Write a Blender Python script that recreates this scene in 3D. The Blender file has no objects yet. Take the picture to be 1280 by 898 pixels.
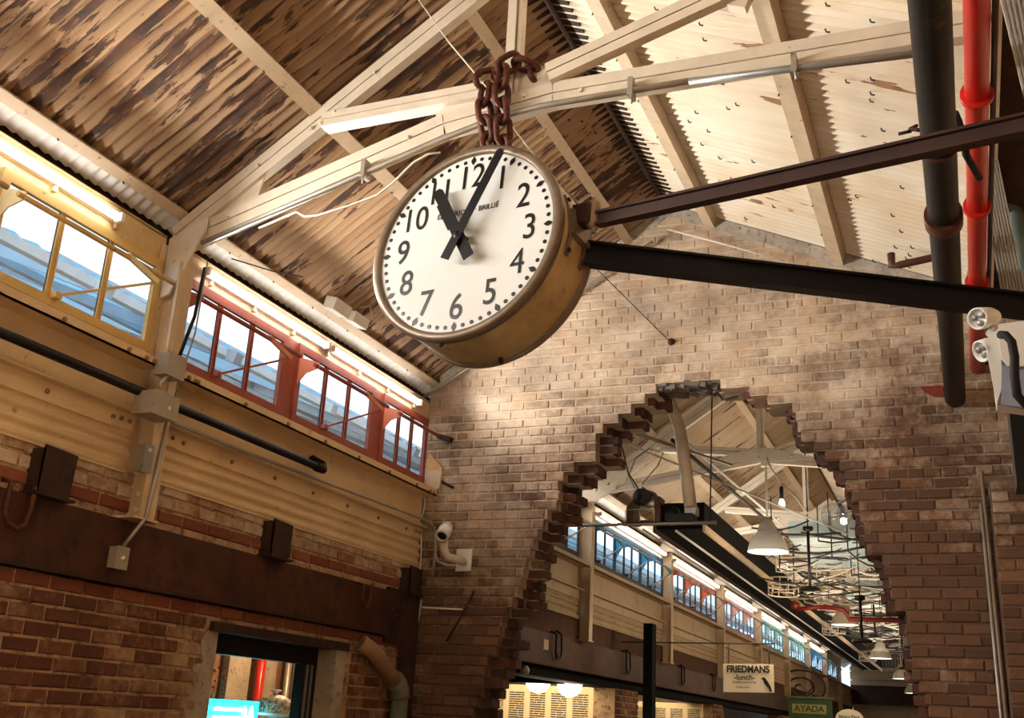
import bpy, bmesh, math, random
from mathutils import Vector, Matrix
random.seed(7)
S = bpy.context.scene
COL = S.collection
PI = math.pi

# ------------------------------------------------------------------ camera
# world: X across the hall (left wall at -3.96), Y down the hall, Z up, eye height = 0 (floor at -1.6)
cam_d = bpy.data.cameras.new('camera')
cam = bpy.data.objects.new('camera', cam_d)
COL.objects.link(cam)
cam_d.sensor_fit = 'HORIZONTAL'
cam_d.sensor_width = 36.0
cam_d.lens = 1323.55 / 1280 * 36.0
cam_d.clip_start = 0.05
cam_d.clip_end = 200
rx = Vector((0.92281834, 0.38172595, 0.05188082))
ry = Vector((0.07853989, -0.31827019, 0.94474101))
rz = Vector((0.37714428, -0.86774961, -0.32368628))
cam.matrix_world = Matrix(((rx.x, ry.x, rz.x, 0), (rx.y, ry.y, rz.y, 0), (rx.z, ry.z, rz.z, 0), (0, 0, 0, 1)))
S.camera = cam

# ------------------------------------------------------------------ world, lights, exposure
W = bpy.data.worlds.new('sky')
S.world = W
W.use_nodes = True
wn = W.node_tree
wn.nodes.clear()
wo = wn.nodes.new('ShaderNodeOutputWorld')
wb = wn.nodes.new('ShaderNodeBackground')
wtc = wn.nodes.new('ShaderNodeTexCoord')
wno = wn.nodes.new('ShaderNodeTexNoise')
wno.inputs['Scale'].default_value = 2.2
wno.inputs['Detail'].default_value = 5
wr = wn.nodes.new('ShaderNodeValToRGB')
wr.color_ramp.elements[0].position = 0.34
wr.color_ramp.elements[0].color = (0.42, 0.68, 0.95, 1)
wr.color_ramp.elements[1].position = 0.54
wr.color_ramp.elements[1].color = (0.95, 0.98, 1.0, 1)
wn.links.new(wtc.outputs['Generated'], wno.inputs['Vector'])
wn.links.new(wno.outputs['Fac'], wr.inputs['Fac'])
wn.links.new(wr.outputs['Color'], wb.inputs['Color'])
wb.inputs['Strength'].default_value = 2.1
wn.links.new(wb.outputs['Background'], wo.inputs['Surface'])

S.view_settings.view_transform = 'Standard'
S.view_settings.look = 'None'
S.view_settings.gamma = 1
S.view_settings.use_curve_mapping = False
S.view_settings.exposure = 0.25

def area(name, loc, direction, sx, sy, power, color, spread=PI):
    d = bpy.data.lights.new(name, 'AREA')
    d.shape = 'RECTANGLE'
    d.size = sx
    d.size_y = sy
    d.energy = power
    d.color = color
    d.spread = spread
    o = bpy.data.objects.new(name, d)
    COL.objects.link(o)
    o.location = loc
    dv = Vector(direction).normalized()
    o.rotation_euler = dv.to_track_quat('-Z', 'Y').to_euler()
    return o

def point(name, loc, power, color, r=0.1):
    d = bpy.data.lights.new(name, 'POINT')
    d.energy = power
    d.color = color
    d.shadow_soft_size = r
    o = bpy.data.objects.new(name, d)
    COL.objects.link(o)
    o.location = loc
    return o

COOL = (1.0, 0.95, 0.87)
WARM = (1.0, 0.70, 0.42)
# reflector light of the tube battens along the left clerestory (long side along Y)
def tube_light(y0, y1, p):
    o = area('tube_light', (-3.80, (y0 + y1) / 2, 2.415), (1, 0, 0.12), y1 - y0, 0.05, p * 1.05, COOL, 2.45)
    # local X along world Y
    z = -Vector((1, 0, 0.12)).normalized()
    x = Vector((0, 1, 0))
    y = z.cross(x)
    o.matrix_world = Matrix(((x.x, y.x, z.x, -3.80), (x.y, y.y, z.y, (y0 + y1) / 2), (x.z, y.z, z.z, 2.415), (0, 0, 0, 1)))
for (a, b) in ((-1.0, 0.4), (0.7, 2.1), (2.3, 3.78), (4.48, 5.81), (5.86, 7.22)):
    tube_light(a, b, 46 if b < 2.5 else (24 if b > 7 else 46))
for k in range(6):
    a = 11.8 + k * 3.58
    tube_light(a, a + 3.0, 52)
# added warm fill lights near the viewer, standing in for unseen hall lamps
point('warm_fill_light', (-2.5, 1.5, 0.6), 40, WARM, 0.3)
point('warm_fill_light', (-0.6, -0.6, 2.2), 16, (1.0, 0.80, 0.6), 0.3)
for y_ in (12.6, 16.2, 20.5, 26.0):
    point('warm_fill_light', (-2.0, y_, 1.5), 34, (1.0, 0.74, 0.46), 0.25)  # added warm fill on the far girders, no lamp there
# added fill light from below onto the gable, no fixture
area('gable_fill', (-1.6, 4.9, -0.2), (0.05, 0.75, 1.0), 1.0, 0.3, 6, (1.0, 0.80, 0.58), 2.2)

# ------------------------------------------------------------------ materials
def new_mat(name):
    m = bpy.data.materials.new(name)
    m.use_nodes = True
    nt = m.node_tree
    nt.nodes.clear()
    out = nt.nodes.new('ShaderNodeOutputMaterial')
    bs = nt.nodes.new('ShaderNodeBsdfPrincipled')
    nt.links.new(bs.outputs[0], out.inputs['Surface'])
    return m, nt, bs, out

def N(nt, t, **kw):
    n = nt.nodes.new(t)
    for k, v in kw.items():
        if k in n.inputs.keys():
            n.inputs[k].default_value = v
        else:
            setattr(n, k, v)
    return n

def c4(c):
    return (c[0], c[1], c[2], 1)

def pos_scaled(nt, sc, rot=None):
    g = N(nt, 'ShaderNodeNewGeometry')
    mp = N(nt, 'ShaderNodeMapping')
    mp.inputs['Scale'].default_value = sc
    if rot:
        mp.inputs['Rotation'].default_value = rot
    nt.links.new(g.outputs['Position'], mp.inputs['Vector'])
    return mp.outputs['Vector']

def noise(nt, vec, scale, detail=4, rough=0.6):
    n = N(nt, 'ShaderNodeTexNoise', Scale=scale, Detail=detail, Roughness=rough)
    nt.links.new(vec, n.inputs['Vector'])
    return n.outputs['Fac']

def ramp(nt, fac, p0, p1, c0=(0, 0, 0), c1=(1, 1, 1)):
    r = N(nt, 'ShaderNodeValToRGB')
    r.color_ramp.elements[0].position = p0
    r.color_ramp.elements[0].color = c4(c0)
    r.color_ramp.elements[1].position = p1
    r.color_ramp.elements[1].color = c4(c1)
    nt.links.new(fac, r.inputs['Fac'])
    return r.outputs['Color']

def mix(nt, fac, a, b):
    m = N(nt, 'ShaderNodeMix', data_type='RGBA')
    if isinstance(fac, float):
        m.inputs[0].default_value = fac
    else:
        nt.links.new(fac, m.inputs[0])
    for i, v in ((6, a), (7, b)):
        if isinstance(v, tuple):
            m.inputs[i].default_value = c4(v)
        else:
            nt.links.new(v, m.inputs[i])
    return m.outputs[2]

def math_(nt, op, a, b=None):
    m = N(nt, 'ShaderNodeMath', operation=op)
    for i, v in ((0, a), (1, b)):
        if v is None:
            continue
        if isinstance(v, (int, float)):
            m.inputs[i].default_value = v
        else:
            nt.links.new(v, m.inputs[i])
    return m.outputs[0]

def bump(nt, bs, fac, strength=0.3, dist=0.01):
    b = N(nt, 'ShaderNodeBump', Strength=strength, Distance=dist)
    nt.links.new(fac, b.inputs['Height'])
    nt.links.new(b.outputs[0], bs.inputs['Normal'])

def M_plain(name, col, rough=0.6, metal=0.0, var=0.25, scale=6, dirt=(0.10, 0.06, 0.035), dirt_amt=(0.62, 0.74), bmp=0.15):
    """paint or metal with soft tone variation and patches of dirt or rust"""
    m, nt, bs, out = new_mat(name)
    v = pos_scaled(nt, (1, 1, 1))
    f = noise(nt, v, scale)
    lo = tuple(c * (1 - var) for c in col)
    hi = tuple(min(1, c * (1 + var * 0.5)) for c in col)
    base = ramp(nt, f, 0.3, 0.7, lo, hi)
    if dirt:
        f2 = noise(nt, v, scale * 3.1, 6, 0.7)
        base = mix(nt, ramp(nt, f2, dirt_amt[0], dirt_amt[1]), base, dirt)
    nt.links.new(base, bs.inputs['Base Color'])
    bs.inputs['Roughness'].default_value = rough
    bs.inputs['Metallic'].default_value = metal
    if max(col) < 0.15:
        bs.inputs['Specular IOR Level'].default_value = 0.22
        bs.inputs['Roughness'].default_value = max(rough, 0.5)
    if bmp:
        bump(nt, bs, noise(nt, v, scale * 8, 4), bmp, 0.004)
    return m

def M_flat(name, col, rough=0.6, metal=0.0):
    m, nt, bs, out = new_mat(name)
    bs.inputs['Base Color'].default_value = c4(col)
    bs.inputs['Roughness'].default_value = rough
    bs.inputs['Metallic'].default_value = metal
    return m

def M_emit(name, col, st):
    m, nt, bs, out = new_mat(name)
    bs.inputs['Base Color'].default_value = c4(col)
    bs.inputs['Emission Color'].default_value = c4(col)
    bs.inputs['Emission Strength'].default_value = st
    return m

def M_glass(name, tint=(0.9, 0.96, 1.0), gl=0.06):
    m = bpy.data.materials.new(name)
    m.use_nodes = True
    nt = m.node_tree
    nt.nodes.clear()
    out = nt.nodes.new('ShaderNodeOutputMaterial')
    t = nt.nodes.new('ShaderNodeBsdfTransparent')
    t.inputs[0].default_value = c4(tint)
    g = nt.nodes.new('ShaderNodeBsdfGlossy')
    g.inputs['Roughness'].default_value = 0.03
    v = pos_scaled(nt, (1, 1, 1))
    f = noise(nt, v, 5, 6, 0.7)
    d = nt.nodes.new('ShaderNodeBsdfDiffuse')
    d.inputs[0].default_value = (0.6, 0.66, 0.68, 1)
    mx = nt.nodes.new('ShaderNodeMixShader')
    mx.inputs[0].default_value = gl
    nt.links.new(t.outputs[0], mx.inputs[1])
    nt.links.new(g.outputs[0], mx.inputs[2])
    mx2 = nt.nodes.new('ShaderNodeMixShader')
    nt.links.new(math_(nt, 'MULTIPLY', f, 0.22), mx2.inputs[0])
    nt.links.new(mx.outputs[0], mx2.inputs[1])
    nt.links.new(d.outputs[0], mx2.inputs[2])
    nt.links.new(mx2.outputs[0], out.inputs['Surface'])
    return m

def M_roof(name, cols, rust, lo, hi, stretch, big=(0.35, 0.65), stain=(0.40, 0.22, 0.10), valley=0.75):
    """peeling paint on corrugated iron: flakes run along the corrugations"""
    m, nt, bs, out = new_mat(name)
    v = pos_scaled(nt, stretch)
    v2 = pos_scaled(nt, (1, 1, 1))
    v3 = pos_scaled(nt, (stretch[0] * 3, stretch[1] * 2, 0))
    tone = ramp(nt, noise(nt, v, 0.55, 4), 0.3, 0.7, cols[0], cols[1])
    oi = N(nt, 'ShaderNodeObjectInfo')
    tone = mix(nt, math_(nt, 'MULTIPLY', oi.outputs['Random'], 0.28), tone, stain)
    tone = mix(nt, math_(nt, 'MULTIPLY', ramp(nt, noise(nt, v2, 1.6, 3), 0.45, 0.7), 0.55), tone, stain)
    # darker tone along the valleys of the corrugation, broken by noise
    sp = N(nt, 'ShaderNodeSeparateXYZ')
    nt.links.new(v2, sp.inputs[0])
    w_ = math_(nt, 'COSINE', math_(nt, 'MULTIPLY', math_(nt, 'SUBTRACT', sp.outputs[1], 7.5), 2 * PI * 13 / 0.9))
    gl_ = ramp(nt, w_, 0.55, 0.98)
    brk = ramp(nt, noise(nt, v, 1.3, 5, 0.6), 0.36, 0.60)
    tone = mix(nt, math_(nt, 'MULTIPLY', math_(nt, 'MULTIPLY', gl_, brk), valley), tone, tuple(c * 0.42 for c in stain))
    f = noise(nt, v, 1.0, 8, 0.62)
    msk = ramp(nt, noise(nt, v2, 0.8, 3), big[0], big[1])
    f = math_(nt, 'ADD', f, math_(nt, 'MULTIPLY', msk, 0.13))
    f2 = noise(nt, v3, 2.2, 8, 0.7)
    f2 = math_(nt, 'ADD', f2, math_(nt, 'MULTIPLY', msk, 0.05))
    chips = ramp(nt, f, lo, hi)
    chips2 = ramp(nt, f2, lo + 0.05, hi + 0.055)
    a = math_(nt, 'MAXIMUM', chips, chips2)
    rc = ramp(nt, noise(nt, v2, 9, 4), 0.35, 0.7, rust[0], rust[1])
    nt.links.new(mix(nt, a, tone, rc), bs.inputs['Base Color'])
    bs.inputs['Roughness'].default_value = 0.62
    b = N(nt, 'ShaderNodeBump', Strength=0.5, Distance=0.004)
    b.invert = True
    nt.links.new(a, b.inputs['Height'])
    nt.links.new(b.outputs[0], bs.inputs['Normal'])
    return m

def M_brick(name, reds, wash, wash_fac, grime, zlo=None, zhi=None, island=False, xg=None):
    """reds: two brick tones; wash: remains of old limewash; grime: soot; height and side fades also paint light falloff"""
    m, nt, bs, out = new_mat(name)
    v = pos_scaled(nt, (1, 1, 1))
    if island:
        g = N(nt, 'ShaderNodeNewGeometry')
        rnd = g.outputs['Random Per Island']
    else:
        rnd = N(nt, 'ShaderNodeObjectInfo').outputs['Random']
    base = ramp(nt, rnd, 0.0, 1.0, reds[0], reds[1])
    f = noise(nt, v, 28, 6, 0.7)
    base = mix(nt, math_(nt, 'MULTIPLY', f, 0.55), base, grime)
    # wash mask: large noise + height; limewash and painted light falloff together
    big = noise(nt, v, 1.3, 4, 0.55)
    fine = noise(nt, v, 17, 7, 0.75)
    w = math_(nt, 'ADD', math_(nt, 'MULTIPLY', big, 0.75), math_(nt, 'MULTIPLY', fine, 0.55))
    w = math_(nt, 'ADD', w, math_(nt, 'MULTIPLY', rnd, 0.16))
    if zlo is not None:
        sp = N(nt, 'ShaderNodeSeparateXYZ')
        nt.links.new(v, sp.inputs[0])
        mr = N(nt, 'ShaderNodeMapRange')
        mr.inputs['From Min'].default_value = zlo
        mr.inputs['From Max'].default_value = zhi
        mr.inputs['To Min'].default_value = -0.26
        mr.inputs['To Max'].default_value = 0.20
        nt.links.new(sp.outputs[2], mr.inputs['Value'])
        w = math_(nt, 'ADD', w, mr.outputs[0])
        if xg:  # paints the wall darker toward the right, where its light falls off
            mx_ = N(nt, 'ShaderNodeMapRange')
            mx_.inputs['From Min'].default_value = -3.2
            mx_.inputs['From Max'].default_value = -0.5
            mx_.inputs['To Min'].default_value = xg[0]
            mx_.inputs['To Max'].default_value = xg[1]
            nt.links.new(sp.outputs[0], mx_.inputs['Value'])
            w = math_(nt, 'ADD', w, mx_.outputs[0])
    wm = ramp(nt, w, wash_fac[0], wash_fac[1])
    washc = ramp(nt, noise(nt, v, 4, 5), 0.3, 0.7, wash[0], wash[1])
    base = mix(nt, wm, base, washc)
    # smoky patches over many bricks, then dark spots
    sm = ramp(nt, noise(nt, pos_scaled(nt, (1, 1, 1.7)), 1.9, 6, 0.65), 0.40, 0.62)
    base = mix(nt, math_(nt, 'MULTIPLY', sm, 0.42), base, grime)
    s = ramp(nt, noise(nt, v, 11, 6, 0.75), 0.66, 0.76)
    base = mix(nt, math_(nt, 'MULTIPLY', s, 0.75), base, (0.05, 0.03, 0.02))
    nt.links.new(base, bs.inputs['Base Color'])
    bs.inputs['Roughness'].default_value = 0.9
    bump(nt, bs, math_(nt, 'ADD', f, math_(nt, 'MULTIPLY', fine, 0.6)), 0.55, 0.012)
    return m

cream = M_plain('cream_paint', (0.62, 0.47, 0.30), 0.5, var=0.15, dirt=(0.16, 0.09, 0.05), dirt_amt=(0.64, 0.72))
cream_light = M_plain('pale_truss_paint', (0.72, 0.63, 0.50), 0.5, var=0.12, dirt=(0.20, 0.13, 0.08), dirt_amt=(0.66, 0.74))
tan_paint = M_plain('tan_purlin_paint', (0.56, 0.43, 0.29), 0.55, var=0.15, dirt=(0.16, 0.09, 0.05), dirt_amt=(0.6, 0.72))
girder_paint = M_plain('ochre_girder_paint', (0.68, 0.49, 0.27), 0.5, var=0.16, scale=3, dirt=(0.17, 0.08, 0.035), dirt_amt=(0.63, 0.73))
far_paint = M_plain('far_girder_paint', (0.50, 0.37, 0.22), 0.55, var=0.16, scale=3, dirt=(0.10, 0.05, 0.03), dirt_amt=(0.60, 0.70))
yellow_paint = M_plain('yellow_window_paint', (0.62, 0.41, 0.13), 0.45, var=0.15, dirt=(0.16, 0.07, 0.03), dirt_amt=(0.64, 0.72))
red_paint = M_plain('red_window_paint', (0.30, 0.055, 0.025), 0.45, var=0.2, dirt=(0.09, 0.03, 0.02), dirt_amt=(0.62, 0.72))
pink_paint = M_plain('salmon_bracket_paint', (0.72, 0.24, 0.14), 0.45, var=0.12, dirt=None)
dark_frame = M_plain('dark_window_paint', (0.035, 0.035, 0.045), 0.5, dirt=None)
far_win = {
    'blue': M_plain('blue_window_paint', (0.02, 0.30, 0.62), 0.4, dirt=None, var=0.1),
    'orange': M_plain('orange_window_paint', (0.72, 0.16, 0.05), 0.4, dirt=None, var=0.1),
    'pink': M_plain('pink_window_paint', (0.80, 0.42, 0.38), 0.4, dirt=None, var=0.1),
    'teal': M_plain('teal_window_paint', (0.30, 0.68, 0.62), 0.4, dirt=None, var=0.1),
}
far_frame = {
    'blue': M_plain('navy_frame_paint', (0.02, 0.06, 0.11), 0.5, dirt=None),
    'orange': M_plain('brown_frame_paint', (0.14, 0.05, 0.03), 0.5, dirt=None),
    'pink': M_plain('mauve_frame_paint', (0.34, 0.20, 0.22), 0.5, dirt=None),
    'teal': M_plain('grey_teal_frame_paint', (0.16, 0.30, 0.30), 0.5, dirt=None),
}
rust_beam = M_plain('rusted_steel', (0.085, 0.032, 0.018), 0.6, metal=0.1, var=0.45, scale=2.5, dirt=(0.03, 0.018, 0.014), dirt_amt=(0.5, 0.68), bmp=0.3)
rust_dark = M_plain('dark_rusted_steel', (0.055, 0.028, 0.02), 0.65, metal=0.1, var=0.4, dirt=(0.02, 0.013, 0.01), dirt_amt=(0.5, 0.7), bmp=0.3)
chain_mat = M_plain('rusty_chain_iron', (0.13, 0.042, 0.026), 0.55, metal=0.35, var=0.4, scale=14, dirt=(0.04, 0.018, 0.014), dirt_amt=(0.5, 0.65), bmp=0.35)
clock_side = M_plain('clock_drum_paint', (0.58, 0.41, 0.18), 0.38, metal=0.25, var=0.35, scale=4, dirt=(0.13, 0.08, 0.04), dirt_amt=(0.60, 0.72))
clock_bezel = M_plain('clock_bezel_paint', (0.20, 0.145, 0.095), 0.4, metal=0.3, var=0.25, scale=9, dirt=(0.10, 0.06, 0.035), dirt_amt=(0.6, 0.72))
clock_white = M_plain('clock_dial_enamel', (0.70, 0.71, 0.685), 0.25, var=0.04, scale=1.5, dirt=None, bmp=0)
ink = M_flat('black_dial_ink', (0.006, 0.006, 0.006), 0.4)
hand_mat = M_flat('black_hand_metal', (0.012, 0.012, 0.013), 0.35, 0.2)
black_metal = M_plain('black_bar_paint', (0.010, 0.009, 0.009), 0.42, var=0.3, dirt=None)
brown_bar = M_plain('dark_brown_bar', (0.042, 0.017, 0.010), 0.5, var=0.3, dirt=(0.02, 0.01, 0.01))
soot_black = M_flat('soot_black', (0.003, 0.003, 0.003), 0.85)
soot_black.node_tree.nodes['Principled BSDF'].inputs['Specular IOR Level'].default_value = 0.1
black_pipe = M_plain('black_iron_pipe', (0.012, 0.010, 0.009), 0.32, metal=0.1, var=0.5, scale=5, dirt=(0.09, 0.045, 0.03), dirt_amt=(0.58, 0.72))
red_pipe_m = M_plain('red_sprinkler_paint', (0.62, 0.018, 0.010), 0.28, var=0.15, dirt=(0.2, 0.01, 0.01), dirt_amt=(0.72, 0.8))
grey_metal = M_plain('grey_metal', (0.30, 0.30, 0.28), 0.4, metal=0.5, var=0.2, dirt=(0.10, 0.08, 0.06), dirt_amt=(0.62, 0.74))
galv = M_plain('dull_galvanised_conduit', (0.42, 0.38, 0.32), 0.4, metal=0.5, var=0.2, dirt=(0.14, 0.1, 0.07))
box_grey = M_plain('grey_box_paint', (0.36, 0.31, 0.24), 0.45, var=0.15, dirt=(0.14, 0.1, 0.06), dirt_amt=(0.64, 0.74))
white_plastic = M_plain('white_plastic', (0.80, 0.80, 0.77), 0.35, var=0.05, dirt=None, bmp=0)
cam_white = M_plain('camera_housing', (0.66, 0.58, 0.46), 0.4, var=0.08, dirt=None, bmp=0)
bluish_plastic = M_plain('bluish_lens_cover', (0.30, 0.33, 0.42), 0.2, var=0.1, dirt=None, bmp=0)
lens_black = M_flat('black_lens', (0.004, 0.004, 0.005), 0.08)
black_rubber = M_plain('black_flex', (0.012, 0.011, 0.011), 0.6, dirt=None)
white_cable = M_flat('white_cable_sheath', (0.78, 0.72, 0.62), 0.5)
wire_mat = M_flat('thin_dull_wire', (0.30, 0.24, 0.18), 0.5, 0.3)
dark_wire = M_flat('dark_wire', (0.02, 0.016, 0.014), 0.5)
plaster = M_plain('rough_plaster', (0.42, 0.34, 0.25), 0.85, var=0.25, scale=7, dirt=(0.16, 0.10, 0.07), dirt_amt=(0.55, 0.7), bmp=0.6)
mortar_left = M_plain('brown_mortar', (0.46, 0.29, 0.16), 0.95, var=0.35, scale=5, dirt=(0.09, 0.045, 0.03), dirt_amt=(0.5, 0.66), bmp=0.6)
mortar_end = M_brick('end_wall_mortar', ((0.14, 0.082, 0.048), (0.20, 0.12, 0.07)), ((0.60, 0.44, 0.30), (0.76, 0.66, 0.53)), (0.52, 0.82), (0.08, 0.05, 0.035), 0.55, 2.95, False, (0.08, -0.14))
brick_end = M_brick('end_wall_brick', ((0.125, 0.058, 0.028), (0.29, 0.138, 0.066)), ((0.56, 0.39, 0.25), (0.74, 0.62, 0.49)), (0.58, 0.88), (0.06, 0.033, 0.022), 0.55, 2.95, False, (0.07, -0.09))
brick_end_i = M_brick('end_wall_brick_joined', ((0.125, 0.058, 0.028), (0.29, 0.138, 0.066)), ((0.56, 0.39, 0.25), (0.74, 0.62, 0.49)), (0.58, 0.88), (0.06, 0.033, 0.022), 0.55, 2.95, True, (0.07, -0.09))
brick_edge = M_brick('broken_brick', ((0.06, 0.025, 0.018), (0.20, 0.07, 0.04)), ((0.34, 0.22, 0.14), (0.4, 0.3, 0.2)), (0.9, 1.2), (0.03, 0.02, 0.015), None, None, True)
brick_left = M_brick('left_wall_brick', ((0.11, 0.030, 0.014), (0.26, 0.085, 0.035)), ((0.40, 0.26, 0.13), (0.50, 0.36, 0.20)), (0.70, 0.92), (0.045, 0.022, 0.015))
brick_band = M_brick('band_brick', ((0.30, 0.10, 0.045), (0.42, 0.20, 0.10)), ((0.55, 0.42, 0.28), (0.66, 0.54, 0.38)), (0.58, 0.80), (0.12, 0.06, 0.03))
brick_red = M_brick('bare_red_course_brick', ((0.22, 0.050, 0.022), (0.36, 0.11, 0.05)), ((0.46, 0.32, 0.20), (0.5, 0.38, 0.24)), (0.92, 1.1), (0.09, 0.03, 0.018))
roof_left = M_roof('peeling_roof_paint_brown', ((0.20, 0.115, 0.06), (0.41, 0.285, 0.175)), ((0.035, 0.019, 0.012), (0.12, 0.045, 0.02)), 0.60, 0.61, (2.0, 15, 0))
roof_right = M_roof('peeling_roof_paint_cream', ((0.70, 0.60, 0.45), (0.80, 0.74, 0.62)), ((0.20, 0.11, 0.06), (0.40, 0.20, 0.09)), 0.715, 0.725, (2.0, 15, 0), stain=(0.66, 0.46, 0.26))
roof_far = M_roof('peeling_far_roof_paint', ((0.34, 0.26, 0.17), (0.50, 0.40, 0.27)), ((0.05, 0.03, 0.02), (0.14, 0.07, 0.04)), 0.67, 0.68, (2.0, 15, 0))
eave_white = M_plain('white_eave_paint', (0.74, 0.70, 0.64), 0.5, var=0.1, dirt=(0.22, 0.15, 0.1), dirt_amt=(0.64, 0.72))
fascia_m = M_plain('tan_fascia_paint', (0.56, 0.40, 0.25), 0.5, var=0.15, dirt=(0.10, 0.06, 0.04), dirt_amt=(0.66, 0.76))
concrete = M_plain('floor_concrete', (0.22, 0.18, 0.15), 0.5, var=0.2, dirt=(0.1, 0.08, 0.06))
glass = M_glass('window_glass')
shop_glass = M_glass('clear_shop_glass', (0.97, 0.97, 0.95), 0.03)
for n_ in shop_glass.node_tree.nodes:
    if n_.type == 'MATH': n_.inputs[1].default_value = 0.0
lamp_glass = M_glass('clear_lamp_glass', (0.97, 0.96, 0.92), 0.12)
tube_on = M_emit('lit_fluorescent_tube', (1.0, 0.97, 0.92), 15)
globe_on = M_emit('lit_globe', (1.0, 0.86, 0.62), 5)
lamp_on = M_emit('lit_lamp_mouth', (1.0, 0.86, 0.62), 3.0)
shade_white = M_plain('white_enamel_shade', (0.70, 0.66, 0.58), 0.4, var=0.08, dirt=None, bmp=0)
neon = M_emit('neon_white', (0.75, 1.0, 1.0), 7)
neon_c = M_emit('neon_cyan', (0.02, 0.75, 0.85), 2.5)

# ------------------------------------------------------------------ mesh builder
ORG = {}
class MB:
    def __init__(s):
        s.v = []
        s.f = []
        s.sm = []
    def add(s, vs, fs, smooth=False):
        b = len(s.v)
        s.v += [Vector(p) for p in vs]
        for f in fs:
            s.f.append([b + i for i in f])
            s.sm.append(smooth)
        return s
    def box(s, x0, x1, y0, y1, z0, z1):
        vs = [(x, y, z) for z in (z0, z1) for y in (y0, y1) for x in (x0, x1)]
        return s.add(vs, [(0, 2, 3, 1), (4, 5, 7, 6), (0, 1, 5, 4), (2, 6, 7, 3), (0, 4, 6, 2), (1, 3, 7, 5)])
    def bar(s, p0, p1, w, h, up=(0, 0, 1)):
        """box from p0 to p1; h measured along up (made perpendicular), w across"""
        p0, p1, up = Vector(p0), Vector(p1), Vector(up)
        d = (p1 - p0).normalized()
        u = (up - d * up.dot(d)).normalized()
        r = d.cross(u)
        vs = [p + r * (a * w / 2) + u * (b * h / 2) for p in (p0, p1) for a, b in ((-1, -1), (1, -1), (1, 1), (-1, 1))]
        return s.add(vs, [(0, 1, 2, 3), (7, 6, 5, 4), (0, 4, 5, 1), (1, 5, 6, 2), (2, 6, 7, 3), (3, 7, 4, 0)])
    def tube(s, pts, r, n=10, cap=True, rads=None):
        pts = [Vector(p) for p in pts]
        m = len(pts)
        vs = []
        u = None
        for i, p in enumerate(pts):
            a = pts[max(i - 1, 0)]
            b = pts[min(i + 1, m - 1)]
            d = (b - a).normalized()
            if u is None:
                u = Vector((0, 0, 1)) if abs(d.z) < 0.9 else Vector((1, 0, 0))
            u = (u - d * u.dot(d)).normalized()
            w = d.cross(u)
            rr = rads[i] if rads else r
            for k in range(n):
                t = 2 * PI * k / n
                vs.append(p + u * math.cos(t) * rr + w * math.sin(t) * rr)
        fs = []
        for i in range(m - 1):
            for k in range(n):
                fs.append((i * n + k, i * n + (k + 1) % n, (i + 1) * n + (k + 1) % n, (i + 1) * n + k))
        s.add(vs, fs, True)
        if cap:
            b = len(s.v) - len(vs)
            s.f.append([b + k for k in range(n)][::-1]); s.sm.append(False)
            s.f.append([b + (m - 1) * n + k for k in range(n)]); s.sm.append(False)
        return s
    def lathe(s, prof, o, axis=(0, 0, 1), n=32, smooth=True, close=False):
        """prof: list of (radius, distance along axis)"""
        o, ax = Vector(o), Vector(axis).normalized()
        u = Vector((1, 0, 0)) if abs(ax.x) < 0.8 else Vector((0, 1, 0))
        u = (u - ax * u.dot(ax)).normalized()
        w = ax.cross(u)
        vs = []
        for r, h in prof:
            for k in range(n):
                t = 2 * PI * k / n
                vs.append(o + ax * h + (u * math.cos(t) + w * math.sin(t)) * max(r, 1e-4))
        fs = []
        m = len(prof)
        for i in range(m if close else m - 1):
            j = (i + 1) % m
            for k in range(n):
                fs.append((i * n + k, i * n + (k + 1) % n, j * n + (k + 1) % n, j * n + k))
        return s.add(vs, fs, smooth)
    def prism(s, poly, o, ex, ey, t):
        """2-D polygon in frame (o, ex, ey) extruded by t along ex x ey"""
        o, ex, ey = Vector(o), Vector(ex), Vector(ey)
        n = ex.cross(ey).normalized()
        a = [o + ex * p[0] + ey * p[1] for p in poly]
        m = len(a)
        vs = [p for p in a] + [p + n * t for p in a]
        fs = [tuple(range(m))[::-1], tuple(range(m, 2 * m))] + [(i, (i + 1) % m, m + (i + 1) % m, m + i) for i in range(m)]
        return s.add(vs, fs)
    def obj(s, name, mat, parent=None, label=None, origin=None, kind=None):
        if parent is not None:
            o = ORG[parent.as_pointer()]
        elif origin is not None:
            o = Vector(origin)
        else:
            xs = [v.x for v in s.v]; ys = [v.y for v in s.v]; zs = [v.z for v in s.v]
            o = Vector(((min(xs) + max(xs)) / 2, (min(ys) + max(ys)) / 2, min(zs)))
        me = bpy.data.meshes.new(name)
        me.from_pydata([tuple(v - o) for v in s.v], [], s.f)
        me.polygons.foreach_set('use_smooth', s.sm)
        me.materials.append(mat)
        me.update()
        bm = bmesh.new()
        bm.from_mesh(me)
        bmesh.ops.recalc_face_normals(bm, faces=bm.faces)
        bm.to_mesh(me)
        bm.free()
        ob = bpy.data.objects.new(name, me)
        COL.objects.link(ob)
        if parent is not None:
            ob.parent = parent
            ORG[ob.as_pointer()] = o
        else:
            ob.location = o
            ORG[ob.as_pointer()] = o
        if label:
            ob['label'] = label
        if kind:
            ob['kind'] = kind
        return ob

def thing(name, label, cat, loc, group=None, kind=None):
    o = bpy.data.objects.new(name, None)
    o.empty_display_size = 0.1
    COL.objects.link(o)
    o.location = loc
    ORG[o.as_pointer()] = Vector(loc)
    o['label'] = label
    o['category'] = cat
    if group:
        o['group'] = group
    if kind:
        o['kind'] = kind
    return o

def tag(o, label, cat, group=None, kind=None):
    o['label'] = label
    o['category'] = cat
    if group:
        o['group'] = group
    if kind:
        o['kind'] = kind
    return o

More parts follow.
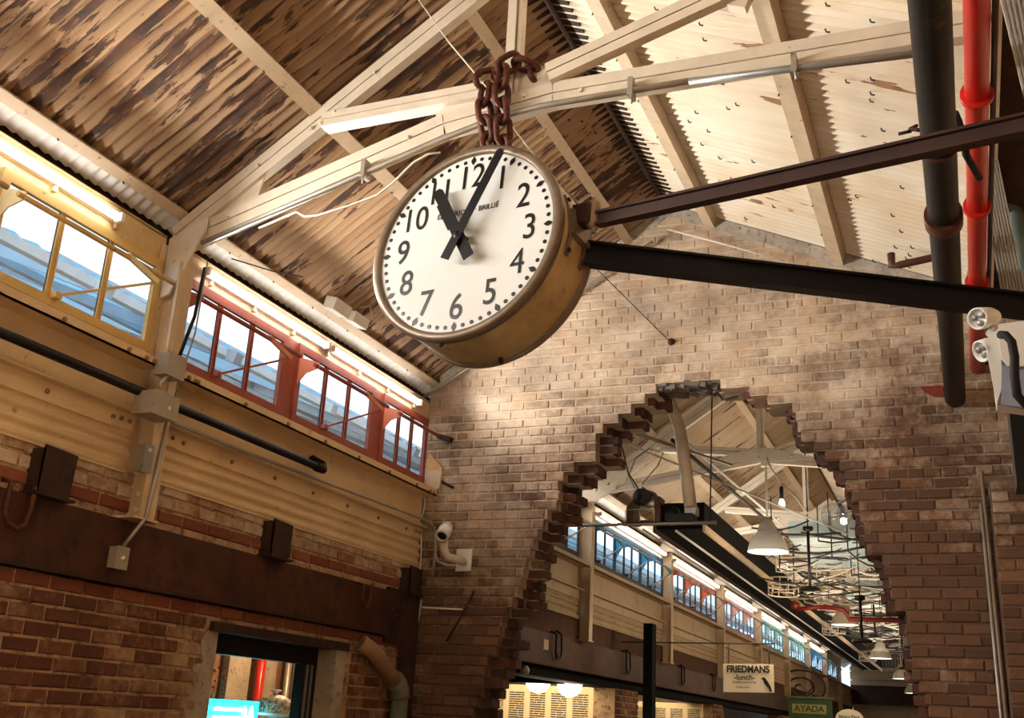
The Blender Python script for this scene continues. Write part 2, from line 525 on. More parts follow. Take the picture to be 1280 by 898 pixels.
def inst(me, name, loc, parent, rot=None, scale=None):
    """object sharing mesh data, placed at world loc under parent"""
    ob = bpy.data.objects.new(name, me)
    COL.objects.link(ob)
    ob.parent = parent
    ob.location = Vector(loc) - ORG[parent.as_pointer()]
    if rot:
        ob.rotation_euler = rot
    if scale:
        ob.scale = scale
    ORG[ob.as_pointer()] = Vector(loc)
    return ob

def mesh_only(mb, name, mat):
    me = bpy.data.meshes.new(name)
    me.from_pydata([tuple(v) for v in mb.v], [], mb.f)
    me.polygons.foreach_set('use_smooth', mb.sm)
    me.materials.append(mat)
    bm = bmesh.new()
    bm.from_mesh(me)
    bmesh.ops.recalc_face_normals(bm, faces=bm.faces)
    bm.to_mesh(me)
    bm.free()
    return me

def text_obj(txt, name, mat, parent, o, ex, ey, size, align='CENTER', thick=0.0, bold=0.0, sx=1.0, label=None):
    cu = bpy.data.curves.new(name, 'FONT')
    cu.body = txt
    cu.size = size
    cu.align_x = align
    cu.align_y = 'CENTER'
    cu.extrude = thick
    cu.offset = bold
    t = bpy.data.objects.new('tmp_text', cu)
    COL.objects.link(t)
    dg = bpy.context.evaluated_depsgraph_get()
    dg.update()
    me = bpy.data.meshes.new_from_object(t.evaluated_get(dg))
    bpy.data.objects.remove(t)
    ex, ey = Vector(ex).normalized(), Vector(ey).normalized()
    n = ex.cross(ey)
    o = Vector(o)
    off = ORG[parent.as_pointer()]
    for v in me.vertices:
        v.co = o + ex * v.co.x * sx + ey * v.co.y + n * v.co.z - off
    me.materials.clear()
    me.materials.append(mat)
    ob = bpy.data.objects.new(name, me)
    COL.objects.link(ob)
    ob.parent = parent
    ORG[ob.as_pointer()] = off
    if label:
        ob['label'] = label
    return ob

LX = -3.96          # inner face of the left wall
DY = 7.5            # face of the end wall
RX, RZ = -1.97, 4.02  # ridge
def roof_z(x):
    return RZ - (0.68 * (RX - x) if x < RX else 0.45 * (x - RX))

# ------------------------------------------------------------------ shell
fl = MB().box(-9, 3, -3, 44, -1.75, -1.6).obj('floor', concrete)
fl['kind'] = 'structure'

# --- end wall: outline of the hole through it, (z, x) pairs
HL = [(-1.6, -3.50), (0.009, -3.435), (0.078, -3.408), (0.226, -3.353), (0.307, -3.326), (0.41, -3.319), (0.475, -3.265), (0.586, -3.239),
      (0.738, -3.203), (0.821, -3.162), (0.898, -3.107), (0.981, -3.079), (1.119, -3.047), (1.215, -3.013), (1.33, -2.979), (1.433, -2.919),
      (1.536, -2.877), (1.608, -2.783), (1.715, -2.820), (1.819, -2.758), (1.879, -2.682), (1.921, -2.509), (2.136, -2.515), (2.20, -2.408),
      (2.276, -2.281), (2.353, -2.194), (2.421, -2.075), (2.488, -2.025)]
HR = [(-1.6, -0.17), (0.158, -0.265), (0.257, -0.287), (0.353, -0.323), (0.401, -0.358), (0.554, -0.357), (0.653, -0.390), (0.77, -0.358),
      (0.805, -0.43), (0.981, -0.469), (1.155, -0.504), (1.177, -0.594), (1.355, -0.606), (1.47, -0.626), (1.547, -0.622), (1.605, -0.703),
      (1.78, -0.710), (1.853, -0.80), (1.932, -0.904), (2.014, -0.906), (2.026, -1.016), (2.241, -1.03), (2.253, -1.139), (2.367, -1.291),
      (2.405, -1.389), (2.454, -1.561), (2.488, -1.60)]
HTOP = 2.49
def interp(t, z):
    if z <= t[0][0]:
        return t[0][1]
    for (z0, x0), (z1, x1) in zip(t, t[1:]):
        if z <= z1:
            return x0 + (x1 - x0) * (z - z0) / max(z1 - z0, 1e-6)
    return t[-1][1]

CH, BL = 0.0732, 0.214      # course height, brick pitch
WX0, WX1 = -3.985, 0.58
wall = thing('wall_end', 'brick gable wall across the hall, broken through by a big ragged hole', 'wall', (-1.7, DY, -1.6), kind='structure')
rows = []
z = -1.6
while z < 4.1:
    rows.append(z)
    z += CH
core = MB()
edge = MB()
def row_ivs(zc, k):
    """solid intervals of course at height zc for wythe k"""
    x0, x1 = WX0, WX1
    # gable: clip against roof
    if zc > roof_z(x0) - 0.05:
        x0 = RX - (RZ - zc - 0.04) / 0.68
    if zc > roof_z(x1) - 0.05:
        x1 = RX + (RZ - zc - 0.04) / 0.45
    if x1 <= x0:
        return []
    if zc > HTOP:
        return [(x0, x1)]
    return [(x0, interp(HL, zc)), (interp(HR, zc), x1)]
random.seed(11)
core_rows = {}
for z in rows:
    zc = z + CH / 2
    ivs = row_ivs(zc, 0)
    if not ivs:
        continue
    # front mortar bed, 7 mm behind the brick faces; 0.11 deep
    for i, (a, b) in enumerate(ivs):
        aa, bb = a, b
        if len(ivs) == 2:
            if i == 0: bb -= 0.012
            else: aa += 0.012
        core.box(aa, bb, DY + 0.007, DY + 0.115, z, z + CH)
    for k in (1, 2):
        for i, (a, b) in enumerate(ivs):
            aa, bb = a, b
            if len(ivs) == 2:
                j = random.choice((0, 0.03, 0.06, 0.10, 0.13, -0.03))
                if i == 0: bb += j * 0.9
                else: aa -= j * 0.35
            y0 = DY + 0.115 * k
            core.box(aa, bb, y0, y0 + 0.115, z, z + CH)
            if len(ivs) == 2 and z > -0.2:
                # whole and broken bricks standing out of the reveal
                gx = 0.10 + random.random() * 0.1
                if i == 0:
                    edge.box(bb - gx, bb + random.uniform(0.005, 0.05), y0 - 0.004, y0 + 0.105, z + 0.006, z + CH - 0.006)
                else:
                    edge.box(aa - random.uniform(0.005, 0.03), aa + gx, y0 - 0.004, y0 + 0.105, z + 0.006, z + CH - 0.006)
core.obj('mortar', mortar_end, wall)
# rubble hanging from the crown of the hole
crown = MB()
for i in range(46):
    x = random.uniform(-2.06, -1.52)
    y = DY + random.uniform(0.03, 0.3)
    w, d, h = random.uniform(0.02, 0.06), random.uniform(0.03, 0.07), random.uniform(0.02, 0.05)
    zz = 2.49 - (max(0, x + 1.65) * 0.35)
    crown.bar((x - w, y, zz + random.uniform(-.02, .01)), (x + w, y + random.uniform(-.03, .03), zz + random.uniform(-.03, .01)), d, h)
cr_ = crown.obj('crown_rubble', M_plain('grey_rubble', (0.17, 0.14, 0.12), 0.9, var=0.4, scale=12), wall, 'grey crumbled mortar at the crown of the hole')
cr_['kind'] = 'stuff'
e = edge.obj('broken_brick_reveal', brick_edge, wall, 'dark broken brick ends in the thickness of the wall round the hole')
e['kind'] = 'stuff'

# brick meshes: chamfered, a little uneven
def brick_mesh(L, H, D, seed, mat, axis='x'):
    r = random.Random(seed)
    c = 0.006
    def j(a=0.0022):
        return r.uniform(-a, a)
    pr = r.uniform(0, 0.004)
    f = [(-L / 2 + c + j(), -D - pr, -H / 2 + c + j()), (L / 2 - c + j(), -D - pr + j(.001), -H / 2 + c + j()), (L / 2 - c + j(), -D - pr + j(.001), H / 2 - c + j()), (-L / 2 + c + j(), -D - pr, H / 2 - c + j())]
    b = [(-L / 2 + j(), 0, -H / 2 + j()), (L / 2 + j(), 0, -H / 2 + j()), (L / 2 + j(), 0, H / 2 + j()), (-L / 2 + j(), 0, H / 2 + j())]
    bk = [(x, 0.03, z_) for (x, y, z_) in b]
    m = MB()
    if axis == 'y':   # brick on the left wall: length along Y, face towards +X
        f = [(-y, x, z_) for (x, y, z_) in f]
        b = [(-y, x, z_) for (x, y, z_) in b]
        bk = [(-y, x, z_) for (x, y, z_) in bk]
    vs = f + b + bk
    fs = [(0, 1, 2, 3)] + [(i, 4 + i, 4 + (i + 1) % 4, (i + 1) % 4) for i in range(4)] + [(4 + i, 8 + i, 8 + (i + 1) % 4, 4 + (i + 1) % 4) for i in range(4)]
    m.add(vs, fs)
    return m

NV = 10
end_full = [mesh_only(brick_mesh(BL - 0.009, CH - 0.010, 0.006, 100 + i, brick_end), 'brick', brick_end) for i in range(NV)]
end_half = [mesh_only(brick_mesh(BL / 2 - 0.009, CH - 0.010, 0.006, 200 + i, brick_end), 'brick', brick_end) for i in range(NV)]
cands = []
for ri, z in enumerate(rows):
    if z < -0.16:
        continue
    zc = z + CH / 2
    hdr = (ri % 6 == 3)
    pitch = BL / 2 if hdr else BL
    off = (0.25 if hdr else (0.5 if ri % 2 else 0.0)) * BL
    for (a, b) in row_ivs(zc, 0):
        x = WX0 - off
        while x < b:
            xa, xb = max(x, a), min(x + pitch, b)
            if xb - xa > 0.05:
                cands.append((xa, xb, zc, pitch))
            x += pitch
def hidden(x, z):
    # behind the clock, the black brackets or the missing patch beside the black pipe
    if -3.55 < x < -2.35 and 2.75 < z and z > 2.75 + (x + 3.0) * -0.2:
        return True
    return False
def key(c):
    x = (c[0] + c[1]) / 2
    d = Vector((x, DY, c[2])).length
    return (hidden(x, c[2]) or x > 0.42 or c[2] > roof_z(x) - 0.1, d)
cands.sort(key=key)
nfull = 0
joined = MB()
for i, (xa, xb, zc, pitch) in enumerate(cands):
    L = xb - xa
    x = (xa + xb) / 2
    # conduit groove
    if 0.135 < x < 0.19 and zc < 1.66:
        pass
    r = random.random()
    dy = random.uniform(-0.003, 0.002) + 0.0035 * max(0.0, min(1.0, (zc - 1.5) / 0.8))
    if nfull < 300:
        if abs(L - BL) < 0.01:
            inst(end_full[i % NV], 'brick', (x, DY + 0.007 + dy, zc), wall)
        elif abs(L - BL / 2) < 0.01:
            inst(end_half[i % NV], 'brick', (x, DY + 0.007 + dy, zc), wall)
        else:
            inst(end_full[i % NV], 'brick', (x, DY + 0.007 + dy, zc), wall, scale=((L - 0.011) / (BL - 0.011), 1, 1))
        nfull += 1
    else:
        m = brick_mesh(L - 0.011, CH - 0.011, 0.008, 300 + i, None)
        joined.add([v + Vector((x, DY + 0.007 + dy, zc)) for v in m.v], m.f)
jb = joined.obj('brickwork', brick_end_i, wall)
jb['kind'] = 'stuff'
# lower, unseen part of the wall gets no bricks; bare red brick beside the pipe hole
MB().prism([(-0.175, 2.335), (-0.03, 2.335), (-0.02, 2.25), (-0.09, 2.26), (-0.15, 2.30)], (0, DY + 0.004, 0), (1, 0, 0), (0, 0, 1), 0.012).obj('chipped_brick', M_plain('bare_red_brick', (0.20, 0.03, 0.015), 0.9, dirt=None), wall, 'bare dark red broken brick beside the black pipe')

cop = MB()
nn_ = 26
pr_ = random.Random(4)
def coping(xa, xb):
    top, bot = [], []
    for i in range(nn_ + 1):
        x = xa + (xb - xa) * i / nn_
        z = roof_z(x)
        top.append((x, z - 0.012))
        bot.append((x, z - 0.115 + pr_.uniform(-0.02, 0.02)))
    for i in range(nn_):
        cop.prism([top[i], top[i + 1], bot[i + 1], bot[i]], (0, DY + 0.004, 0), (1, 0, 0), (0, 0, 1), 0.014 + pr_.uniform(0, 0.004))
coping(-3.9, RX)
coping(RX, 0.55)
cp2 = cop.obj('gable_coping', M_plain('grey_white_plaster', (0.50, 0.45, 0.38), 0.85, var=0.3, scale=9, dirt=(0.14, 0.11, 0.09), dirt_amt=(0.55, 0.68), bmp=0.6), wall, 'whitish plaster strip along the top of the gable')
cp2['kind'] = 'stuff'

# --- left wall
wl = thing('wall_left', 'left wall: brick below the clerestory, with a shop window', 'wall', (LX, 3.0, -1.6), kind='structure')
OPY0, OPY1, OPZ = 5.12, 6.42, 0.40
def lw_box(y0, y1, z0, z1, dx=0.0):
    return MB().box(LX - 0.30, LX - dx, y0, y1, z0, z1)
w = MB()
for (y0, y1, z0, z1) in ((-3, OPY0, -1.6, 0.55), (OPY1, 7.5, -1.6, 0.55), (OPY0, OPY1, OPZ, 0.55), (OPY0, OPY1, -1.6, -0.75), (-3, 7.5, 0.86, 1.16), (-3, 7.5, 0.54, 0.87)):
    w.box(LX - 0.30, LX - 0.007, y0, y1, z0, z1)
w.obj('mortar', mortar_left, wl)
lw_full = [mesh_only(brick_mesh(BL - 0.012, CH - 0.012, 0.009, 400 + i, None, 'y'), 'brick', brick_left) for i in range(NV)]
lw_band = [mesh_only(brick_mesh(BL - 0.012, CH - 0.012, 0.009, 500 + i, None, 'y'), 'brick', brick_band) for i in range(NV)]
lw_red = [mesh_only(brick_mesh(BL - 0.012, CH - 0.012, 0.009, 600 + i, None, 'y'), 'brick', brick_red) for i in range(NV)]
def lay_left(z0, z1, y0, y1, meshes, cut=None, redrow=None):
    zz = z1 - CH
    k = 0
    while zz > z0 - 0.02:
        y = y0 - (BL / 2 if k % 2 else 0)
        while y < y1:
            ya, yb = max(y, y0), min(y + BL, y1)
            segs = [(ya, yb)]
            if cut and zz < cut[2]:
                segs = []
                if ya < cut[0]: segs.append((ya, min(yb, cut[0])))
                if yb > cut[1]: segs.append((max(ya, cut[1]), yb))
            for (a, b) in segs:
                if b - a > 0.04:
                    inst(random.choice(lw_red if k == redrow else meshes), 'brick', (LX - 0.007 + random.uniform(-.003, .002), (a + b) / 2, zz + CH / 2), wl,
                         rot=(0, random.uniform(-.004, .004), 0), scale=(1, (b - a - 0.012) / (BL - 0.012), 1))
            y += BL
        zz -= CH
        k += 1
lay_left(-0.25, 0.545, 1.9, 7.46, lw_full, (5.02, 6.60, 0.46), 0)
lay_left(0.88, 1.13, 1.9, 7.46, lw_band, None, 2)

# right wall, back wall, far walls
r_ = MB().box(0.60, 0.75, -3, 7.6, -1.6, 5.0).obj('wall_right', M_plain('brown_plaster', (0.44, 0.28, 0.15), 0.8, dirt=(0.1, 0.05, 0.03)))
r_['kind'] = 'structure'
r2 = MB().box(0.60, 0.75, 7.9, 41, -1.6, 3.6).obj('wall_far_right', M_plain('far_brown_plaster', (0.30, 0.20, 0.12), 0.8, dirt=(0.1, 0.05, 0.03)))
r2['kind'] = 'structure'
b_ = MB().box(-4.3, 0.7, -3.2, -3.0, -1.6, 4.2).obj('wall_back', brick_left)
b_['kind'] = 'structure'

# --- roof: corrugated sheets in strips, each a part of the ceiling
ceil = thing('ceiling', 'gabled roof of corrugated iron with peeling paint', 'ceiling', (RX, 3.0, RZ), kind='structure')
PITCH = 0.9 / 13
def sheet(xa, xb, npitch, amp, res, mat, name):
    """corrugations run down the slope; strip starts at local y = 0"""
    m = MB()
    za, zb = roof_z(xa), roof_z(xb)
    nrm = Vector((-(zb - za), 0, xb - xa)).normalized()
    if nrm.z < 0: nrm = -nrm
    n = npitch * res
    steps = [0, 0.2, 0.4, 0.6, 0.8, 1.0]
    vs = []
    for i in range(n + 1):
        y = i * PITCH / res
        h = amp * math.cos(2 * PI * i / res)
        for t in steps:
            p = Vector((xa + (xb - xa) * t, y, za + (zb - za) * t)) + nrm * h
            vs.append(p)
    q = len(steps)
    fs = [(i * q + k, i * q + k + 1, (i + 1) * q + k + 1, (i + 1) * q + k) for i in range(n) for k in range(q - 1)]
    m.add(vs, fs, True)
    return mesh_only(m, name, mat)
XE_L, XE_R = -3.96, 0.33
shL = sheet(RX - 0.01, XE_L, 13, 0.015, 8, roof_left, 'roof_sheet')
shR = sheet(RX + 0.01, XE_R, 13, 0.015, 8, roof_right, 'roof_sheet')
shLf = sheet(RX - 0.01, XE_L, 13, 0.011, 6, roof_far, 'roof_sheet')
shRf = sheet(RX + 0.01, XE_R, 13, 0.011, 6, roof_far, 'roof_sheet')
shE = sheet(-3.955, -4.085, 13, 0.011, 8, eave_white, 'eave_sheet')
for k in range(12):
    inst(shE, 'eave_sheet', (0, 7.5 - 0.9 * (k + 1), -0.004), ceil)
for k in range(38):
    inst(shE, 'eave_sheet', (0, 7.5 + 0.9 * k, -0.004), ceil)
for k in range(12):
    y = 7.5 - 0.9 * (k + 1)
    inst(shL, 'roof_sheet', (0, y, 0.0), ceil)
    inst(shR, 'roof_sheet', (0, y, 0.0), ceil)
for k in range(38):
    y = 7.5 + 0.9 * k
    inst(shLf, 'roof_sheet', (0, y, 0.0), ceil)
    inst(shRf, 'roof_sheet', (0, y, 0.0), ceil)
# a plain deck above keeps daylight out
dk = MB()
dk.add([(RX, -3.1, RZ + .06), (RX, 42, RZ + .06), (-4.30, 42, roof_z(-4.3) + .05), (-4.30, -3.1, roof_z(-4.3) + .05)], [(0, 1, 2, 3)])
dk.add([(RX, -3.1, RZ + .06), (RX, 42, RZ + .06), (0.62, 42, roof_z(.62) + .05), (0.62, -3.1, roof_z(.62) + .05)], [(0, 1, 2, 3)])
dk.obj('roof_deck', rust_dark, ceil)
# white eave band: the last stretch of roof below the eave purlin, painted white
def purlin(x, y0, y1, w, h, mat, lab, grp=None):
    sl = 0.68 if x < RX else -0.45
    zc = roof_z(x) - 0.012 - h / 2 / math.cos(math.atan(sl))
    up = Vector((-sl, 0, 1)).normalized()
    t = thing('purlin', lab, 'beam', (x, (y0 + y1) / 2, zc))
    MB().bar((x, y0, zc), (x, y1, zc), w, h, up).obj('rail', mat, t)
    # lower flange lip and hook bolts
    r = Vector((0, 1, 0)).cross(up)
    lo = Vector((x, 0, zc)) - up * (h / 2)
    MB().bar(lo + Vector((0, y0, 0)) + r * 0.0, lo + Vector((0, y1, 0)), w + 0.02, 0.01, up).obj('flange', mat, t)
    hk = MB()
    y = y0 + 0.35
    while y < min(y1, 7.4):
        p = lo + Vector((0, y, 0)) - r * (w / 2 + 0.006)
        hk.tube([p - up * 0.018, p + up * 0.012, p + up * 0.03 - r * 0.012, p + up * 0.05], 0.0045, 5)
        y += 0.46
    if hk.v:
        hk.obj('hook_bolts', dark_wire, t, kind='stuff')
    return t
purlin(-3.945, -3, 7.5, 0.04, 0.045, tan_paint, 'tan purlin along the left eave above the fluorescent tubes')
purlin(-3.13, -3, 7.5, 0.065, 0.075, tan_paint, 'tan purlin halfway up the brown left roof slope')
purlin(-2.30, -3, 7.5, 0.05, 0.075, tan_paint, 'tan purlin just left of the ridge, passing behind the chain')
purlin(-1.61, -3, 7.5, 0.075, 0.08, tan_paint, 'purlin on the pale right slope nearest the ridge')
purlin(-0.665, -3, 7.5, 0.085, 0.085, tan_paint, 'purlin on the pale right slope nearest the black pipe')
hk = MB()
hr = random.Random(8)
for i in range(70):
    x = hr.choice((-1.35, -1.05, -0.42, -0.2)) + hr.uniform(-.08, .08)
    y = 2.4 + i * 0.073
    z = roof_z(x) - 0.02
    hk.tube([(x, y, z), (x + 0.004, y, z - 0.018), (x + 0.022, y + 0.004, z - 0.022)], 0.0045, 5)
for i in range(40):
    x = hr.choice((-2.15, -2.7)) + hr.uniform(-.12, .12)
    y = 3.4 + i * 0.1
    z = roof_z(x) - 0.02
    hk.tube([(x, y, z), (x + 0.012, y, z - 0.01)], 0.007, 5)
hk.obj('roof_nails', dark_wire, ceil, kind='stuff')
# dark ridge batten
rg = MB()
rg.tube([(RX + 0.005, -3, RZ - 0.06), (RX + 0.005, 7.5, RZ - 0.06)], 0.016, 8)
rg.bar((RX - 0.05, -3, RZ - 0.028), (RX - 0.05, 7.5, RZ - 0.028), 0.14, 0.02, (-0.5, 0, 1))
rg.bar((RX + 0.06, -3, RZ - 0.028), (RX + 0.06, 7.5, RZ - 0.028), 0.12, 0.02, (0.4, 0, 1))
tag(rg.obj('ridge_batten', rust_dark), 'dark ridge strip where the brown and pale roof slopes meet', 'beam')
for x, lab in ((-3.90, 'left eave purlin of the far hall'), (-3.13, 'left slope purlin of the far hall'), (-2.30, 'purlin beside the ridge on the left in the far hall'), (-1.61, 'purlin beside the ridge on the right in the far hall'), (-0.665, 'right slope purlin of the far hall')):
    purlin(x, 7.85, 41, 0.06, 0.075, cream, lab)

# ------------------------------------------------------------------ trusses
bolt_me = mesh_only(MB().lathe([(0.0001, -0.012), (0.008, -0.012), (0.012, -0.008), (0.012, 0)], (0, 0, 0), (0, 1, 0), 6, False), 'bolt', cream_light)
def member(p0, p1, y, h, d, gap=0.006):
    """double-angle truss member in the plane Y=y: two bars one above the other with a dark gap, plus back legs"""
    m = MB()
    a, b = Vector((p0[0], y, p0[1])), Vector((p1[0], y, p1[1]))
    dr = (b - a).normalized()
    u = Vector((0, 1, 0)).cross(dr).normalized()
    if u.z < 0: u = -u
    o = (h / 4 + gap / 4)
    m.bar(a + u * o, b + u * o, d, h / 2 - gap / 2, u)
    m.bar(a - u * o, b - u * o, d * 0.94, h / 2 - gap / 2, u)
    yb = Vector((0, d / 2 + 0.004, 0))
    m.bar(a + yb + u * (h / 2 - .004), b + yb + u * (h / 2 - .004), d * 0.9, 0.01, u)
    return m
def truss(y, lab, paint, near=False):
    t = thing('roof_truss', lab, 'truss', (-1.95, y, 2.9))
    C = (-1.95, 3.02)
    L = (-3.93, 2.47)
    hh = 0.125
    member((-3.96, 2.50), (-1.97, 3.845), y, 0.12, 0.06).obj('rafter', paint, t)
    if near:
        member((-1.97, 3.845), (-0.72, 3.31), y, 0.12, 0.06).obj('rafter', paint, t)
    else:
        member((-1.97, 3.80), (0.2, 2.83), y, 0.12, 0.06).obj('rafter', paint, t)
    cy = y - 0.0
    if near:
        member((-3.90, 2.46), (-2.3, 2.91), cy, hh, 0.07).obj('chord', paint, t)
        member((-2.3, 2.91), (-1.7, 2.975), cy, hh, 0.07).obj('chord', paint, t)
        member((-1.7, 2.975), (0.28, 2.94), cy, hh, 0.07).obj('chord', paint, t)
    else:
        member((-3.90, 2.53), (-1.93, 2.85), cy, 0.10, 0.07).obj('chord', paint, t)
        member((-1.93, 2.85), (0.2, 2.60), cy, 0.10, 0.07).obj('chord', paint, t)
    c = (C if near else (-1.92, 2.88))
    wy = y - 0.015
    member((-3.06, 3.075 if near else 3.02), (-2.05, 3.075 if near else 2.92), wy + 0.02, 0.085, 0.09).obj('web', paint, t)
    if near:
        member((-1.72, 3.075), (-0.78, 3.36), wy - 0.03, 0.105, 0.06).obj('web', paint, t)
    else:
        member((-1.8, 2.90), (-0.80, 3.20), wy, 0.085, 0.09).obj('web', paint, t)
    zt = 3.80
    kp = MB()
    kp.box(-1.972, -1.925, y - 0.035, y + 0.03, c[1], zt)
    kp.box(-1.918, -1.898, y - 0.02, y + 0.04, c[1], zt)
    kp.obj('king_post', paint, t)
    if near:
        MB().prism([(-2.373, 3.00), (-2.30, 3.05), (-2.125, 3.12), (-1.856, 3.179), (-1.72, 3.165), (-1.66, 3.12), (-1.60, 3.02), (-1.66, 2.93), (-2.3, 2.88)], (0, y + 0.012, 0), (1, 0, 0), (0, 0, 1), 0.012).obj('gusset', paint, t)
    else:
        MB().prism([(-2.45, 2.83), (-2.25, 2.90), (-1.99, 2.95), (-1.85, 2.95), (-1.55, 2.88), (-1.35, 2.80), (-1.92, 2.80)], (0, y - 0.06, 0), (1, 0, 0), (0, 0, 1), 0.012).obj('gusset', paint, t)
    # eave gusset and rafter joint gusset
    MB().prism([(-4.0, 2.42), (-3.80, 2.42), (-3.45, 2.62), (-3.42, 2.80), (-3.62, 2.76), (-4.0, 2.52)], (0, y - 0.038 if not near else y + 0.01, 0), (1, 0, 0), (0, 0, 1), 0.012).obj('gusset', paint, t)
    if near:
        MB().prism([(-3.16, 3.02), (-2.92, 3.05), (-2.93, 3.16), (-3.02, 3.18)], (0, y + 0.012, 0), (1, 0, 0), (0, 0, 1), 0.012).obj('gusset', paint, t)
        MB().prism([(-3.96, 2.10), (-3.90, 2.12), (-3.72, 2.48), (-3.72, 2.56), (-3.96, 2.46)], (0, y - 0.05, 0), (1, 0, 0), (0, 0, 1), 0.014).obj('gusset', eave_white, t, 'white triangular corner plate')
        for (bx, bz) in ((-3.06, 3.05), (-2.98, 3.11), (-3.12, 3.03), (-2.75, 3.31), (-3.45, 2.85), (-1.85, 2.985), (-1.55, 2.955), (-2.05, 2.90), (-0.95, 3.29), (-3.6, 2.55), (-2.5, 2.86)):
            inst(bolt_me, 'bolt', (bx, y - 0.036, bz), t)
    else:
        for (bx, bz) in ((-1.95, 2.90), (-1.95, 2.84), (-3.8, 2.55), (-3.65, 2.62), (-3.55, 2.58), (-2.3, 2.86), (-1.6, 2.85)):
            inst(bolt_me, 'bolt', (bx, y - 0.062, bz), t, scale=(1.6, 1.6, 1.6))
    return t
truss(4.27, 'pale steel roof truss that the clock chains are looped over', cream_light, True)
ordn = ['first', 'second', 'third', 'fourth', 'fifth', 'sixth', 'seventh', 'eighth']
for k in range(8):
    truss(11.4 + 3.58 * k, ordn[k] + ' cream roof truss seen through the hole in the brick wall', cream_light)

# conduit clipped under the near truss chord
cd = thing('truss_conduit', 'thin pale conduit clipped under the lower chord of the near truss', 'conduit', (-1.9, 4.19, 2.7))
MB().tube([(-3.72, 4.2, 2.40), (-2.9, 4.2, 2.62), (-2.3, 4.2, 2.79), (-2.0, 4.2, 2.86), (-1.75, 4.2, 2.885), (-1.0, 4.2, 2.875)], 0.016, 8).obj('pipe', galv, cd)
MB().tube([(-1.0, 4.2, 2.872), (-0.5, 4.2, 2.84), (0.1, 4.2, 2.80)], 0.017, 8).obj('pipe', grey_metal, cd, 'darker grey right-hand length')
for p in ((-2.72, 2.67), (-1.28, 2.87), (-0.52, 2.84)):
    MB().box(p[0] - 0.012, p[0] + 0.012, 4.17, 4.24, p[1] - 0.03, p[1] + 0.07).obj('clamp', galv, cd)
    MB().tube([(p[0], 4.18, p[1]), (p[0] + 0.01, 4.17, p[1] - 0.08)], 0.006, 6).obj('clamp_screw', galv, cd)

# ------------------------------------------------------------------ left wall: posts, girders, windows
def ibolt(parent, y, z, x=LX + 0.03, mat=None):
    return inst(bolt_side, 'bolt', (x, y, z), parent)
bolt_side = mesh_only(MB().lathe([(0.0001, 0.014), (0.009, 0.014), (0.013, 0.009), (0.013, 0)], (0, 0, 0), (1, 0, 0), 6, False), 'bolt', M_plain('brown_bolt_paint', (0.26, 0.15, 0.075), 0.5))

def wall_bay(y0, y1, lab, paint, near):
    """cream steel cladding between two posts, from brick up to window sill"""
    t = thing('wall_girder', lab, 'girder', (LX, (y0 + y1) / 2, 1.1))
    x = LX
    # corrugated strip (corrugations run along Y)
    m = MB()
    n = 24
    vs = []
    for yy in (y0, y1):
        for i in range(n + 1):
            zz = 1.115 + (1.335 - 1.115) * i / n
            vs.append((x + 0.010 + 0.011 * math.sin(i / n * 3.2 * 2 * PI), yy, zz))
    fs = [(i, i + 1, n + 2 + i, n + 1 + i) for i in range(n)]
    m.add(vs, fs, True)
    m.bar((x + 0.0, y0, 1.112), (x + 0.0, y1, 1.112), 0.03, 0.01)
    m.obj('corrugated_panel', paint, t)
    MB().box(x - 0.01, x + 0.022, y0, y1, 1.318, 1.414).obj('bolted_plate', paint, t)
    MB().box(x - 0.01, x + 0.074, y0, y1, 1.413, 1.424).obj('lower_flange', paint, t)
    MB().box(x - 0.02, x + 0.004, y0, y1, 1.40, 1.779).obj('web_panel', paint, t)
    f = MB()
    f.box(x - 0.01, x + 0.128, y0, y1, 1.670, 1.680)
    f.box(x + 0.118, x + 0.128, y0, y1, 1.670, 1.717)
    f.obj('upper_flange', paint, t)
    MB().box(x - 0.02, x + 0.03, y0, y1, 1.70, 1.762).obj('sill_plate', paint, t)
    if near:
        y = y0 + 0.22
        while y < y1 - 0.1:
            inst(bolt_side, 'bolt', (x + 0.022, y, 1.365), t)
            inst(bolt_side, 'bolt', (x + 0.128, y - 0.08, 1.69), t)
            y += 0.44
        for ye, s in ((y0, 1), (y1, -1)):
            MB().box(x + 0.022, x + 0.030, min(ye + s * 0.02, ye + s * 0.17), max(ye + s * 0.02, ye + s * 0.17), 1.322, 1.408).obj('splice_plate', paint, t)
            for q in (0.06, 0.12):
                inst(bolt_side, 'bolt', (x + 0.03, ye + s * q, 1.37), t)
                inst(bolt_side, 'bolt', (x + 0.128, ye + s * q, 1.69), t)
    return t

def wall_post(y, lab, paint, near):
    t = thing('wall_post', lab, 'column', (LX, y, 0.872))
    x = LX
    MB().box(x - 0.02, x + 0.13, y - 0.007, y + 0.007, 0.872, 2.42).obj('web', paint, t)
    MB().box(x + 0.112, x + 0.128, y - 0.055, y + 0.055, 0.872, 2.30).obj('flange', paint, t)
    MB().box(x - 0.02, x - 0.004, y - 0.09, y + 0.09, 1.10, 2.42).obj('flange', paint, t)
    MB().box(x - 0.02, x + 0.14, y - 0.11, y + 0.075, 0.872, 0.884).obj('foot_plate', paint, t)
    if near:
        for q in (0.93, 1.01):
            inst(bolt_me, 'bolt', (x + 0.06, y - 0.008, q), t, scale=(1.5, 1.5, 1.5))
    return t

